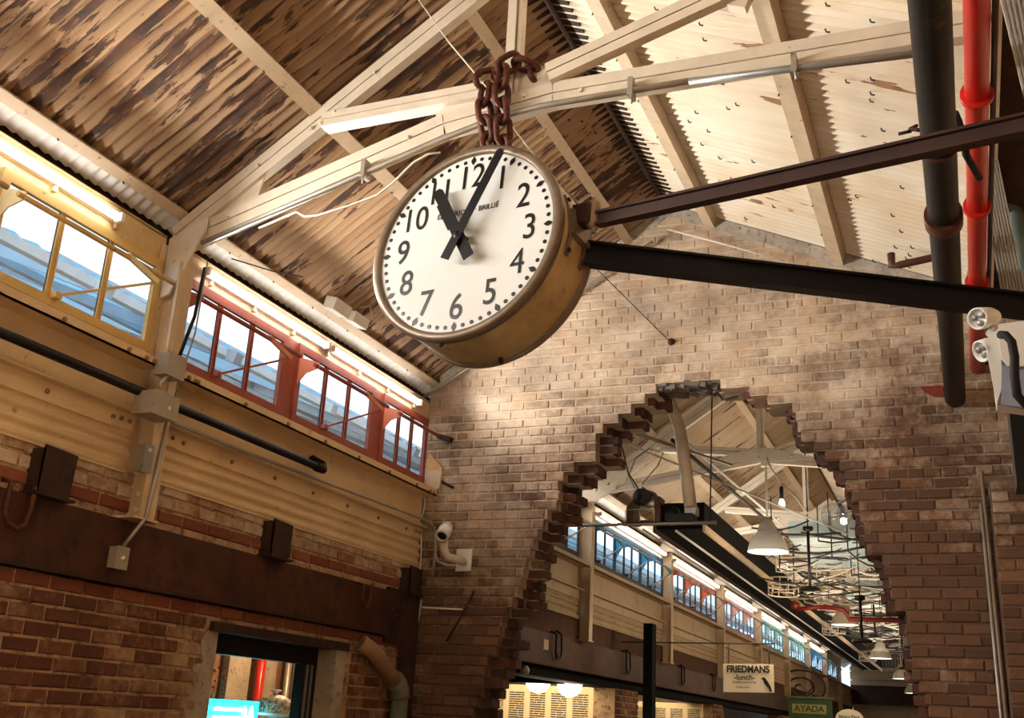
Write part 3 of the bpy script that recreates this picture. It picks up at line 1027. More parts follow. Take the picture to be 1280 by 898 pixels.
def window(idx, y0, y1, frame_m, brk_m, kind, bar_m=None, st=0.05, bs=1.0, opener=True):
    """clerestory light: rails, mullions, panes, opener bracket, torsion bar and stay"""
    x = LX
    t = thing('window_%d' % idx, kind, 'window', (x, (y0 + y1) / 2, 1.78), kind='structure')
    zb, zt = 1.779, 2.312
    g0, g1 = 1.826, 2.258
    MB().box(x - 0.018, x + 0.008, y0, y1, zb, g0).obj('bottom_rail', frame_m, t)
    m = MB()
    m.box(x - 0.018, x + 0.008, y0, y1, g1, zt)
    m.obj('top_rail', frame_m, t)
    for a, b in ((y0, y0 + st), (y1 - st, y1 - 0.003)):
        MB().box(x - 0.018, x + 0.008, a, b, g0, g1).obj('stile', frame_m, t)
    n = 3
    wy = (y1 - y0 - 0.10) / n
    for i in range(1, n):
        yc = y0 + 0.05 + wy * i
        mm = MB()
        mm.box(x - 0.012, x + 0.003, yc - 0.018, yc - 0.010, g0, g1)
        mm.box(x - 0.012, x + 0.003, yc + 0.010, yc + 0.018, g0, g1)
        mm.box(x - 0.014, x - 0.004, yc - 0.018, yc + 0.018, g0, g1)
        mm.obj('mullion', frame_m, t)
    for i in range(n):
        ya = y0 + 0.05 + wy * i
        MB().box(x - 0.012, x - 0.009, ya, ya + wy, g0, g1).obj('pane', glass, t)
    # salmon/blue/... bracket plate standing out at the first stile
    yp = y0 + 0.02
    MB().prism([(0.0, 2.215), (0.155 * bs, 2.165), (0.165 * bs, 2.13), (0.06 * bs, 2.10), (0.0, 2.03 - (bs - 1) * 0.2)], (x + 0.008, yp, 0), (1, 0, 0), (0, 0, 1), 0.008).obj('bracket', brk_m, t)
    # torsion bar, lever and stay
    xb = x + 0.155
    MB().tube([(xb, y0 - 0.02, 2.140), (xb, y1 - 0.06, 2.140)], 0.014, 8).obj('torsion_bar', bar_m or frame_m, t)
    yl = y0 + (y1 - y0) * 0.62
    if not opener:
        return t
    lv = MB()
    lv.bar((xb, yl, 2.150), (xb + 0.02, yl + 0.22, 2.085), 0.02, 0.028)
    lv.obj('lever', brk_m, t)
    MB().bar((xb + 0.02, yl + 0.22, 2.085), (x + 0.03, yl - 0.26, 1.835), 0.013, 0.013).obj('stay', bar_m or frame_m, t)
    MB().box(x + 0.0, x + 0.045, yl - 0.29, yl - 0.25, 1.815, 1.845).obj('stay_shoe', frame_m, t)
    return t

def fluo(y0, y1, lab, grp=None):
    t = thing('fluorescent_light', lab, 'light', (LX + 0.05, (y0 + y1) / 2, 2.40), grp)
    MB().box(LX - 0.012, LX + 0.022, y0 - 0.03, y1 + 0.03, 2.366, 2.394).obj('batten', eave_white, t)
    MB().tube([(LX + 0.048, y0, 2.380), (LX + 0.048, y1, 2.380)], 0.017, 10).obj('tube', tube_on, t)
    for a in (y0, y1):
        MB().box(LX + 0.022, LX + 0.068, a - 0.012, a + 0.012, 2.356, 2.402).obj('lamp_holder', white_plastic, t)

def eave(y0, y1, lab, paint, near):
    """fascia board behind the tubes, the strip under the sheet ends and the gutter pipe"""
    t = thing('eave_fascia', lab, 'fascia', (LX, (y0 + y1) / 2, 2.33))
    MB().box(LX - 0.05, LX - 0.012, y0, y1, 2.312, 2.455).obj('board', paint, t)
    MB().box(LX - 0.16, LX - 0.015, y0, y1, 2.448, 2.458).obj('ledge', paint, t)
    MB().box(LX - 0.17, LX - 0.15, y0, y1, 2.448, 2.62).obj('back_board', rust_dark, t)
    MB().tube([(LX - 0.02, y0, 2.47), (LX - 0.02, y1, 2.47)], 0.010, 8).obj('pipe', paint, t)
    if near:
        y = y0 + 0.3
        while y < y1:
            MB().box(LX - 0.012, LX + 0.012, y - 0.012, y + 0.012, 2.335, 2.365).obj('clip', paint, t)
            y += 0.43
    return t

wall_bay(0.7, 4.17, 'ochre bolted steel girder under the yellow window', girder_paint, True)
wall_bay(4.33, 7.46, 'ochre bolted steel girder under the red windows', girder_paint, True)
wall_post(4.25, 'cream steel post between the yellow and the red windows', cream, True)
window(1, 3.08, 4.19, yellow_paint, M_plain('pale_yellow_paint', (0.78, 0.66, 0.36), 0.5, dirt=None), 'yellow-framed clerestory window at the left edge', yellow_paint)
window(2, 1.93, 3.06, yellow_paint, yellow_paint, 'yellow-framed clerestory window cut by the frame edge', yellow_paint)
window(3, 4.35, 5.42, red_paint, pink_paint, 'red-framed clerestory window next to the steel post')
window(4, 5.55, 6.58, red_paint, pink_paint, 'red-framed clerestory window between the other two red ones')
window(5, 6.71, 7.46, red_paint, pink_paint, 'red-framed clerestory window beside the brick end wall', opener=False)
for k_, (ya, yb) in enumerate(((5.42, 5.55), (6.58, 6.71))):
    o = MB().box(LX - 0.03, LX - 0.004, ya, yb, 1.78, 2.312).obj('trim_%d' % (3 + k_), red_paint)
    o['kind'] = 'structure'
fluo(2.35, 3.78, 'lit fluorescent tube above the yellow window')
fluo(4.50, 5.81, 'lit fluorescent tube just right of the truss end')
fluo(5.87, 7.20, 'lit fluorescent tube ending at the brick end wall')
fluo(0.7, 2.1, 'lit fluorescent tube beyond the left edge')
eave(0.5, 4.2, 'tan fascia board above the yellow window', M_plain('ochre_fascia', (0.62, 0.44, 0.22), 0.5, dirt=(0.1, 0.05, 0.03), dirt_amt=(0.68, 0.78)), True)
eave(4.3, 7.48, 'tan fascia board above the red windows', fascia_m, True)
# upper wall behind the cladding (outside face) so that no light leaks
cl = MB()
for (a, b) in ((-3, 1.93), ):
    cl.box(LX - 0.3, LX - 0.05, a, b, 1.16, 2.55)
cl.box(LX - 0.3, LX - 0.02, 1.93, 7.5, 1.16, 1.78)
cl.obj('upper_wall', mortar_left, wl)

# big rusty beam and ledge strip
bm_ = thing('steel_beam', 'long rusty dark brown steel beam across the left wall above the shop window', 'beam', (LX, 5.0, 0.55))
m = MB().box(LX - 0.02, LX + 0.03, 0.5, 7.02, 0.553, 0.872)
m.obj('web', rust_beam, bm_)
MB().box(LX - 0.02, LX + 0.055, 0.5, 7.02, 0.546, 0.560).obj('lower_flange', rust_dark, bm_)
# steel corner column with rivets
cc_ = thing('corner_column', 'dark riveted steel column in the corner where beam meets brick wall', 'column', (LX, 7.2, -1.6))
MB().box(LX - 0.01, LX + 0.02, 7.02, 7.26, 0.50, 0.90).obj('splice_plate', rust_dark, cc_)
MB().box(LX - 0.02, LX + 0.05, 7.26, 7.47, -1.6, 0.95).obj('shaft', rust_dark, cc_)
rv = mesh_only(MB().lathe([(0.0001, 0.012), (0.01, 0.010), (0.015, 0.0)], (0, 0, 0), (1, 0, 0), 8), 'rivet', rust_dark)
for yy, zs in ((7.09, (0.60, 0.67, 0.74, 0.81)), (7.17, (0.57, 0.64, 0.71, 0.78))):
    for zz in zs:
        inst(rv, 'rivet', (LX + 0.02, yy, zz), cc_)
# joist ends standing on the beam
def joist_end(y, lab, w=0.19, h=0.21):
    t = thing('joist_end', lab, 'bracket', (LX, y, 0.872))
    MB().prism([(-w / 2, 0.885), (w / 2, 0.875), (w / 2 + 0.01, 0.885 + h), (-w / 2, 0.895 + h)], (LX + 0.075, y, 0), (0, 1, 0), (0, 0, 1), 0.012).obj('face_plate', rust_dark, t)
    MB().box(LX - 0.02, LX + 0.09, y - w / 2, y - w / 2 + 0.012, 0.88, 0.88 + h).obj('side_plate', rust_dark, t)
    MB().box(LX - 0.02, LX + 0.10, y - w / 2 - 0.02, y + w / 2 + 0.03, 0.870, 0.884).obj('foot', rust_dark, t)
joist_end(3.66, 'rusty steel joist end on the beam near the left edge')
joist_end(5.50, 'rusty steel joist end on the middle of the beam')
joist_end(7.30, 'rusty steel joist end in the corner by the security camera', 0.18, 0.19)

def hook(y, z, s, lab):
    x = LX + 0.07
    pts = [(LX + 0.03, y - 0.09 * s, z + 0.16 * s), (x, y - 0.075 * s, z + 0.15 * s), (x, y - 0.08 * s, z + 0.02), (x, y - 0.05 * s, z - 0.03 * s), (x, y, z - 0.045 * s), (x, y + 0.045 * s, z - 0.02 * s),
           (x, y + 0.06 * s, z + 0.06 * s), (x, y + 0.065 * s, z + 0.15 * s), (x, y + 0.09 * s, z + 0.175 * s), (LX + 0.03, y + 0.16 * s, z + 0.18 * s)]
    o = MB().tube(pts, 0.013 * s, 8).obj('iron_hook', chain_mat)
    tag(o, lab, 'hook')
hook(3.50, 0.745, 1.0, 'bent ribbed iron loop on the beam at the left edge')
hook(6.62, 0.735, 0.8, 'bent iron loop on the right part of the rusty beam')

# black handrail-like pipe and its elbow
hp = thing('black_rail_pipe', 'black horizontal pipe across the ochre girders with an upturned elbow end', 'pipe', (LX + 0.12, 4.5, 1.54))
k_ = (LX + 0.14) / LX
MB().tube([(LX + 0.14, 0.6, 1.50), (LX + 0.14, 5.78, 1.50)], 0.025, 10).obj('pipe', black_pipe, hp)
MB().tube([(LX + 0.14, 5.70, 1.50), (LX + 0.14, 5.78, 1.50), (LX + 0.12, 5.80, 1.53), (LX + 0.03, 5.80, 1.575)], 0.032, 10).obj('elbow', black_pipe, hp)

# electrical boxes on the post
def ebox(name, lab, x0, x1, y0, y1, z0, z1, mat, knob=None):
    t = thing(name, lab, 'electrical box', ((x0 + x1) / 2, (y0 + y1) / 2, z0))
    b = 0.008
    m = MB()
    m.box(x0, x1 - b, y0, y1, z0, z1)
    m.obj('body', mat, t)
    MB().box(x1 - b, x1, y0 - 0.004, y1 + 0.004, z0 - 0.004, z1 + 0.004).obj('cover', mat, t)
    if knob:
        MB().lathe([(0.012, 0), (0.012, 0.01), (0.0001, 0.012)], (x1, knob[0], knob[1]), (1, 0, 0), 10).obj('knob', M_flat('pale_knob', (0.8, 0.75, 0.65), 0.4), t)
    return t
ebox('junction_box', 'pale grey square electrical box at window sill height on the post', LX + 0.13, LX + 0.22, 4.12, 4.25, 1.62, 1.74, box_grey)
ebox('junction_box', 'grey electrical box with latch on the post where the black pipe passes', LX + 0.12, LX + 0.26, 4.02, 4.20, 1.38, 1.50, box_grey, (4.13, 1.43))
ebox('switch_box', 'slim grey switch box low on the steel post', LX + 0.13, LX + 0.18, 4.10, 4.16, 1.10, 1.24, grey_metal, (4.13, 1.21))
ebox('outlet_box', 'small cream outlet box at the foot of the post on the rusty beam', LX + 0.03, LX + 0.085, 4.13, 4.21, 0.62, 0.725, box_grey, (4.17, 0.67))
tag(MB().tube([(LX + 0.14, 4.27, 1.40), (LX + 0.14, 4.24, 1.0), (LX + 0.14, 4.225, 0.885), (LX + 0.10, 4.20, 0.80), (LX + 0.06, 4.175, 0.715)], 0.011, 8).obj('conduit', galv), 'thin conduit running down the post into the outlet box', 'conduit')
for i, (pts, r, mt, lab) in enumerate((
    ([(LX + 0.2, 4.17, 1.64), (LX + 0.2, 4.10, 1.56), (LX + 0.19, 4.14, 1.50)], 0.010, galv, 'short bent conduit between the two boxes on the post'),
    ([(LX + 0.2, 4.30, 2.30), (LX + 0.2, 4.28, 2.0), (LX + 0.17, 4.24, 1.74)], 0.010, black_rubber, 'black cable running down the post beside the red window'),
    ([(LX + 0.22, 4.29, 2.33), (LX + 0.23, 4.27, 1.9), (LX + 0.2, 4.22, 1.50)], 0.005, wire_mat, 'thin wire hanging beside the red window'),
    ([(LX + 0.10, 4.45, 1.72), (LX + 0.10, 4.6, 1.69), (LX + 0.1, 4.8, 1.70)], 0.006, white_cable, 'pale cable looping along the girder top by the post'),
    ([(LX + 0.1, 4.35, 1.43), (LX + 0.1, 5.0, 1.425), (LX + 0.1, 7.3, 1.46), (LX + 0.14, 7.44, 1.42), (LX + 0.16, 7.45, 1.25), (LX + 0.14, 7.46, 1.0)], 0.011, galv, 'conduit along the girder that bends down in the corner'),
)):
    tag(MB().tube(pts, r, 6).obj('cable' if r < 0.011 else 'conduit', mt), lab, 'cable')

# white box fixture on the eave purlin
wf = thing('eave_fixture', 'small white sheet-metal box fixed to the left eave purlin', 'fixture', (-3.86, 5.9, 2.60))
MB().bar((-3.86, 5.70, 2.655), (-3.86, 5.90, 2.655), 0.09, 0.085, (0.3, 0, 1)).obj('body', eave_white, wf)
MB().bar((-3.84, 5.93, 2.645), (-3.84, 6.12, 2.645), 0.09, 0.075, (0.3, 0, 1)).obj('cover', eave_white, wf)
MB().tube([(-3.78, 5.95, 2.70), (-3.74, 6.02, 2.74), (-3.76, 6.10, 2.70)], 0.006, 6).obj('wire_loop', wire_mat, wf)

# --- shop window in the left wall
sw = thing('window_6', 'shop window with black frame low in the left wall', 'window', (LX, 5.77, -0.75), kind='structure')
MB().box(LX - 0.20, LX + 0.02, 5.04, 6.54, 0.398, 0.452).obj('lintel', rust_dark, sw)
XF = LX - 0.17
for (y0, y1, z0, z1) in ((5.14, 6.40, 0.29, 0.398), (6.24, 6.40, -0.8, 0.29), (5.12, 5.15, -0.8, 0.29)):
    MB().box(XF - 0.04, XF + 0.03, y0, y1, z0, z1).obj('frame_bar', black_metal, sw)
MB().box(XF + 0.03, XF + 0.04, 6.27, 6.29, -0.8, 0.29).obj('frame_bead', grey_metal, sw)
MB().box(XF + 0.03, XF + 0.04, 6.33, 6.345, -0.8, 0.29).obj('frame_bead', grey_metal, sw)
MB().box(XF - 0.012, XF - 0.006, 5.14, 6.26, -0.8, 0.30).obj('pane', shop_glass, sw)
MB().box(LX - 0.30, LX - 0.001, 5.02, 5.12, -1.0, 0.398).obj('plaster_jamb', plaster, sw, 'tan plaster jamb on the left')
MB().box(LX - 0.30, LX + 0.004, 6.40, 6.52, -1.0, 0.398).obj('plaster_jamb', plaster, sw, 'pale plaster jamb on the right')
MB().prism([(5.02, 0.398), (4.97, 0.35), (5.0, 0.25), (4.93, 0.20), (4.97, 0.08), (4.90, 0.0), (4.95, -0.12), (4.9, -0.3), (5.02, -0.4)], (LX - 0.004, 0, 0), (0, 1, 0), (0, 0, 1), 0.008).obj('plaster_patch', plaster, sw)
# inside the shop
ib = MB().box(-5.5, -5.4, 4.5, 9.0, -1.6, 0.9).obj('wall_shop', M_plain('shop_brown_wall', (0.26, 0.12, 0.06), 0.8, scale=9))
ib['kind'] = 'structure'
ic = MB().box(-5.5, LX - 0.30, 4.3, 8.98, 0.9, 0.98).obj('ceiling_shop', plaster)
ic['kind'] = 'structure'
isd = MB().box(-5.4, LX - 0.30, 8.9, 9.0, -1.6, 0.9).obj('wall_shop_end', brick_band)
isd['kind'] = 'structure'
isd = MB().box(-5.4, LX - 0.30, 4.3, 4.5, -1.6, 0.9).obj('wall_shop_side', brick_left)
isd['kind'] = 'structure'
point('shop_fill', (-4.6, 7.2, 0.75), 34, (1.0, 0.70, 0.42), 0.08)  # added unseen fill light to brighten the shop interior
tag(MB().tube([(-5.3, 7.45, -1.2), (-5.3, 7.45, 0.88)], 0.036, 10).obj('shop_pipe', red_pipe_m), 'red upright pipe seen through the shop window', 'pipe')
for k, yy in enumerate((7.84, 7.96)):
    tag(MB().tube([(-5.3, yy, -1.2), (-5.3, yy, 0.88)], 0.03, 10).obj('shop_pipe', galv), ('left' if k == 0 else 'right') + ' one of two pale upright pipes seen through the shop window', 'pipe')
tag(MB().box(-5.38, -5.32, 7.06, 7.34, -1.2, 0.88).obj('shop_pilaster', plaster), 'tan pilaster seen through the shop window left of the red pipe', 'pilaster')
tag(MB().box(-5.38, -5.33, 7.56, 7.72, -1.2, 0.88).obj('shop_pilaster', plaster), 'narrow grey-tan pilaster seen through the shop window right of the red pipe', 'pilaster')
tag(MB().box(-5.38, -5.30, 8.02, 8.36, -1.2, 0.5).obj('shop_door', M_plain('brown_door', (0.30, 0.13, 0.06), 0.5)), 'brown panelled door seen through the shop window', 'door')
ns = thing('neon_sign', 'glowing cyan and white neon sign in the shop window', 'sign', (-4.6, 6.2, -0.3))
MB().box(-4.62, -4.60, 5.93, 6.50, -0.35, 0.04).obj('panel', neon_c, ns)
for zz in (-0.02, -0.075, -0.13):
    MB().tube([(-4.585, 6.0, zz), (-4.585, 6.28, zz)], 0.011, 6).obj('neon_line', neon, ns)
MB().tube([(-4.585, 6.30, -0.15), (-4.585, 6.32, 0.0), (-4.585, 6.36, -0.12), (-4.585, 6.40, 0.0), (-4.585, 6.44, -0.15)], 0.010, 6).obj('neon_line', neon, ns)
cake = thing('cake_dome', 'white patterned cake dome on a pedestal behind the shop glass', 'cake dome', (-4.6, 6.68, -0.25))
MB().lathe([(0.07, -0.25), (0.03, -0.2), (0.03, -0.06), (0.19, -0.045), (0.20, -0.03), (0.0001, -0.03)], (-4.6, 6.68, 0), n=24).obj('stand', white_plastic, cake)
MB().lathe([(0.135, -0.03), (0.135, 0.02), (0.11, 0.065), (0.06, 0.09), (0.02, 0.095)], (-4.6, 6.68, 0), n=24).obj('dome', M_plain('dome_pattern', (0.75, 0.7, 0.62), 0.4, var=0.1, scale=18, dirt=(0.12, 0.10, 0.08), dirt_amt=(0.5, 0.54)), cake)
MB().lathe([(0.02, 0.09), (0.02, 0.11), (0.04, 0.118), (0.04, 0.128), (0.0001, 0.13)], (-4.6, 6.68, 0), n=16).obj('knob', white_plastic, cake)
pl = thing('potted_plant', 'small plant with red flowers and green leaves behind the neon sign', 'plant', (-4.68, 6.05, -0.35))
MB().lathe([(0.05, -0.35), (0.07, -0.2), (0.06, -0.2), (0.0001, -0.21)], (-4.68, 6.05, 0), n=14).obj('pot', plaster, pl)
lf = MB()
rr = random.Random(3)
for i in range(12):
    a = rr.uniform(0, 2 * PI)
    r = rr.uniform(0.04, 0.11)
    h = rr.uniform(0.02, 0.12)
    b = Vector((-4.68, 6.05, -0.2))
    tip = b + Vector((math.cos(a) * r, math.sin(a) * r, 0.2 + h))
    mid = (b + tip) / 2 + Vector((0, 0, 0.04))
    sd = Vector((-math.sin(a), math.cos(a), 0)) * 0.012
    lf.add([b, mid - sd, mid + sd, tip], [(0, 1, 2), (1, 3, 2)])
lf.obj('leaves', M_plain('leaf_green', (0.10, 0.25, 0.04), 0.5, dirt=None), pl, kind='stuff')
fw = MB()
for i in range(16):
    p = Vector((-4.68 + rr.uniform(-.05, .05), 6.03 + rr.uniform(-.06, .1), rr.uniform(0.09, 0.24)))
    fw.lathe([(0.0001, -0.012), (0.014, 0), (0.0001, 0.012)], p, n=6)
fw.obj('flowers', M_plain('flower_red', (0.55, 0.08, 0.04), 0.6, dirt=None), pl, kind='stuff')

# drain pipe in the corner, oblique then upright
dp = thing('drain_pipe', 'tan cast-iron drain pipe elbow right of the shop window', 'pipe', (LX + 0.08, 7.1, -1.6))
MB().tube([(LX + 0.03, 6.66, 0.47), (LX + 0.09, 6.76, 0.41), (LX + 0.09, 7.13, 0.21)], 0.058, 14).obj('pipe', M_plain('tan_pipe_paint', (0.34, 0.20, 0.10), 0.6, dirt=(0.1, 0.07, 0.05)), dp)
MB().tube([(LX + 0.09, 7.08, 0.245), (LX + 0.09, 7.15, 0.205), (LX + 0.09, 7.18, 0.17), (LX + 0.09, 7.19, 0.12)], 0.072, 14).obj('elbow', M_plain('greenish_iron', (0.20, 0.19, 0.14), 0.6), dp, 'greenish grey elbow')
MB().tube([(LX + 0.09, 7.19, 0.14), (LX + 0.09, 7.19, -1.6)], 0.062, 14).obj('pipe', M_plain('greenish_iron_pipe', (0.15, 0.16, 0.12), 0.6), dp, 'greenish grey upright length')
tag(MB().tube([(-3.90, 7.47, 0.86), (-3.955, 7.47, 0.4), (-3.96, 7.47, -1.5)], 0.012, 8).obj('conduit', galv), 'thin conduit running down the brick corner to the floor', 'conduit')
tag(MB().tube([(-3.97, 7.47, 2.28), (-3.96, 7.46, 2.0), (-3.98, 7.46, 1.80), (-3.93, 7.46, 1.62), (-3.95, 7.46, 1.50), (-3.93, 7.46, 1.2), (-3.94, 7.47, 0.86), (-3.90, 7.47, 0.80), (-3.55, 7.48, 0.79)], 0.007, 6).obj('cable', white_cable), 'pale thin cable down the corner, turning right below the camera', 'cable')
tag(MB().tube([(-3.96, 7.46, 1.47), (-3.87, 7.46, 1.47), (-3.82, 7.46, 1.38), (-3.815, 7.46, 1.24), (-3.78, 7.46, 1.15), (-3.70, 7.46, 1.12), (-3.62, 7.47, 1.12)], 0.011, 8).obj('conduit', galv), 'pale conduit curving down the brick wall to the security camera', 'conduit')
tag(MB().tube([(-3.86, 7.48, 1.82), (-3.7, 7.485, 1.74)], 0.010, 6).obj('iron_pin', rust_dark), 'short dark iron pin sticking out of the wall beside the window corner', 'pin')
tag(MB().tube([(-3.46, 7.48, 0.93), (-3.52, 7.46, 0.78), (-3.66, 7.47, 0.55)], 0.010, 6).obj('iron_rod', rust_dark), 'thin dark rod leaning against the brick wall below the camera', 'rod')
tag(MB().bar((-3.86, 7.47, 2.17), (-3.74, 7.46, 2.13), 0.05, 0.04).obj('iron_stub', rust_dark), 'dark rusty iron stub in the wall near the eave corner', 'stub')
# wood / board piece at the corner
pb = thing('corner_board', 'angular cream board fixed in the corner beside the last red window', 'board', (-3.84, 7.46, 1.70))
MB().prism([(-3.93, 2.03), (-3.80, 1.90), (-3.80, 1.88), (-3.93, 1.88)], (0, 7.48, 0), (1, 0, 0), (0, 0, 1), 0.03).obj('upper_board', M_plain('orange_board', (0.62, 0.34, 0.12), 0.6, dirt=None), pb, 'orange-stained upper piece')
MB().prism([(-3.93, 1.88), (-3.80, 1.88), (-3.81, 1.74), (-3.86, 1.70), (-3.93, 1.70)], (0, 7.48, 0), (1, 0, 0), (0, 0, 1), 0.03).obj('lower_board', cream, pb)

# security camera on the end wall
sc = thing('security_camera', 'small tan bullet security camera on an elbow arm on the brick wall', 'camera', (-3.6, 7.45, 1.12))
MB().box(-3.63, -3.50, 7.475, 7.495, 1.08, 1.25).obj('wall_plate', white_plastic, sc)
MB().tube([(-3.56, 7.47, 1.15), (-3.56, 7.38, 1.15), (-3.62, 7.30, 1.165), (-3.64, 7.27, 1.22), (-3.64, 7.27, 1.28)], 0.032, 12).obj('arm', cam_white, sc)
ax = Vector((0.12, -0.75, -0.62)).normalized()
MB().lathe([(0.0001, -0.10), (0.040, -0.09), (0.048, -0.06), (0.048, 0.06), (0.044, 0.075), (0.038, 0.078), (0.036, 0.06), (0.0001, 0.06)], (-3.63, 7.24, 1.345), ax, 20).obj('body', cam_white, sc)
MB().lathe([(0.0001, 0.066), (0.036, 0.062)], (-3.63, 7.24, 1.345), ax, 18).obj('lens', lens_black, sc)
MB().lathe([(0.052, -0.02), (0.053, 0.08), (0.049, 0.08)], (-3.63, 7.24, 1.347), ax, 20).obj('rim', white_plastic, sc)

# gable conduit and wires
tag(MB().tube([(-4.0, 7.42, 2.50), (-3.59, 7.42, 2.735), (-2.35, 7.42, 3.48), (-2.06, 7.42, 3.66)], 0.014, 8).obj('conduit', galv), 'conduit following the left slope of the gable on the end wall', 'conduit')
tag(MB().tube([(-1.95, 7.44, 3.76), (-1.5, 7.44, 3.57), (-1.05, 7.44, 3.37)], 0.007, 6).obj('cable', white_cable), 'thin pale cable along the right slope of the gable above the black bar', 'cable')
tag(MB().tube([(-1.61, 4.7, 2.55), (-2.3, 7.3, 3.2), (-1.94, 7.49, 2.83)], 0.0035, 5).obj('guy_wire', dark_wire) if False else MB().tube([(-2.55, 7.40, 3.50), (-1.94, 7.49, 2.825)], 0.004, 5).obj('guy_wire', dark_wire), 'thin dark guy wire slanting to an anchor on the bright brickwork', 'wire')
tag(MB().lathe([(0.03, 0), (0.022, -0.02), (0.0001, -0.035)], (-1.93, 7.495, 2.825), (0, 1, 0), 8).obj('wall_anchor', rust_dark), 'small dark anchor eye where the guy wire meets the bricks', 'anchor')
tag(MB().tube([(-2.60, 4.12, 3.86), (-2.263, 4.14, 3.34), (-2.02, 4.15, 3.01), (-1.89, 4.22, 2.79), (-1.80, 4.25, 2.66), (-1.70, 4.3, 2.52)], 0.0042, 5).obj('guy_wire', white_cable), 'thin pale wire running down from the roof past the chains', 'wire')
tag(MB().tube([(-3.35, 4.2, 2.44), (-3.123, 4.2, 2.503), (-3.05, 4.18, 2.455), (-2.967, 4.17, 2.445), (-2.775, 4.16, 2.467), (-2.6, 4.14, 2.49), (-2.5, 4.12, 2.535), (-2.38, 4.10, 2.62), (-2.30, 4.1, 2.655), (-2.24, 4.12, 2.665)], 0.006, 6).obj('cable', white_cable), 'white cable drooping from the truss to the top left of the clock', 'cable')
tag(MB().tube([(-3.92, 4.7, 2.55), (-3.80, 4.95, 2.56), (-3.75, 5.2, 2.62)], 0.005, 6).obj('cable', dark_wire), 'dark loose cable across the eave beside the truss end', 'cable')

# ------------------------------------------------------------------ the clock
CC = Vector((-2.15617, 4.28607, 2.24384))
EX = Vector((0.98963, -0.12734, 0.00742)).normalized()
EY = Vector((0.00351, 0.08536, 0.99634)).normalized()
NN = EX.cross(EY).normalized()      # towards the viewer
EY = NN.cross(EX)
s = 0.474
clk = thing('station_clock', 'large round double-sided station clock with white dial hanging on chains', 'clock', CC - NN * 0.165 - EY * 0.55)
R0 = 0.545
def cp(u, v, h=0.0):
    return CC + EX * (u * s) + EY * (v * s) + NN * h
MB().lathe([(0.515, -0.016), (0.528, -0.02), (0.534, -0.03), (0.534, -0.30), (0.528, -0.31), (0.515, -0.314)], CC, NN, 96).obj('drum', clock_side, clk)
bz = MB().lathe([(0.500, 0.0), (0.502, 0.012), (0.510, 0.020), (0.532, 0.022), (0.545, 0.014), (0.548, 0.0), (0.546, -0.028), (0.53, -0.034), (0.50, -0.034)], CC, NN, 96)
bz.obj('bezel', clock_bezel, clk)
MB().lathe([(0.500, -0.330), (0.502, -0.342), (0.510, -0.350), (0.532, -0.352), (0.545, -0.344), (0.548, -0.330), (0.546, -0.302), (0.53, -0.296), (0.50, -0.296)], CC, NN, 96).obj('bezel', clock_bezel, clk, 'rear rim of the drum')
MB().lathe([(0.0001, 0.0), (0.502, 0.0), (0.502, -0.01), (0.0001, -0.01)], CC, NN, 96, False).obj('dial', clock_white, clk)
MB().lathe([(0.0001, -0.330), (0.502, -0.330), (0.502, -0.32), (0.0001, -0.32)], CC, NN, 64, False).obj('dial', clock_white, clk, 'rear dial')
# minute dots and hour diamonds
dotm = MB()
for k in range(60):
    a = k * PI / 30
    c_, s_ = math.sin(a), math.cos(a)
    o = cp(c_ * 0.998, s_ * 0.998, 0.0015)
    if k % 5:
        dotm.lathe([(0.0001, 0.001), (0.0112, 0.0005), (0.0112, -0.001)], o, NN, 12, False)
hm = MB()
for k in range(12):
    a = k * PI / 6
    u = EX * math.sin(a) + EY * math.cos(a)
    w_ = EX * math.cos(a) - EY * math.sin(a)
    o = cp(math.sin(a) * 0.998, math.cos(a) * 0.998, 0.002)
    d = MB().prism([(-0.027, 0), (-0.006, 0.014), (0.006, 0.014), (0.027, 0), (0.006, -0.014), (-0.006, -0.014)], o, u, w_, 0.0005)
    d.obj('hour_diamond', ink, clk)
dotm.obj('minute_dots', ink, clk, kind='stuff')
for k in range(1, 13):
    a = k * PI / 6
    text_obj(str(k), 'numeral', ink, clk, cp(math.sin(a) * 0.782, math.cos(a) * 0.782, 0.002), EX, EY, 0.196, bold=0.0 if k == 4 else 0.0012, sx=0.84)
text_obj('\u00c9LECTRIQUE \u00b7 BRILLI\u00c9', 'maker_name', ink, clk, cp(0.0, 0.36, 0.002), EX, EY, 0.042, bold=0.0006, sx=0.90)
HH = 0.065
def hand(ang, length, tail, w0, w1, h, nm):
    u = EX * math.sin(ang) + EY * math.cos(ang)
    w_ = EX * math.cos(ang) - EY * math.sin(ang)
    o = cp(0, 0, h)
    m = MB().prism([(-tail, -w0), (length - 0.02, -w1), (length, -w1 * 0.5), (length, w1 * 0.5), (length - 0.02, w1), (-tail, w0)], o, u, w_, -0.006)
    m.v = [v for v in m.v]
    hd = m.obj(nm, hand_mat, clk)
    MB().prism([(0.06, -w1 * 0.35), (length * 0.96, -w1 * 0.25), (length * 0.96, w1 * 0.25), (0.06, w1 * 0.35)], o + NN * 0.0, u, w_, 0.004).obj('hand_rib', M_flat('hand_rib_metal', (0.03, 0.03, 0.032), 0.3, 0.3), hd)
    return hd
hand(math.radians(24.7), 1.045 * s, 0.29 * s, 0.026, 0.024, HH, 'minute_hand')
hand(math.radians(-29.2), 0.735 * s, 0.31 * s, 0.031, 0.029, HH - 0.018, 'hour_hand')
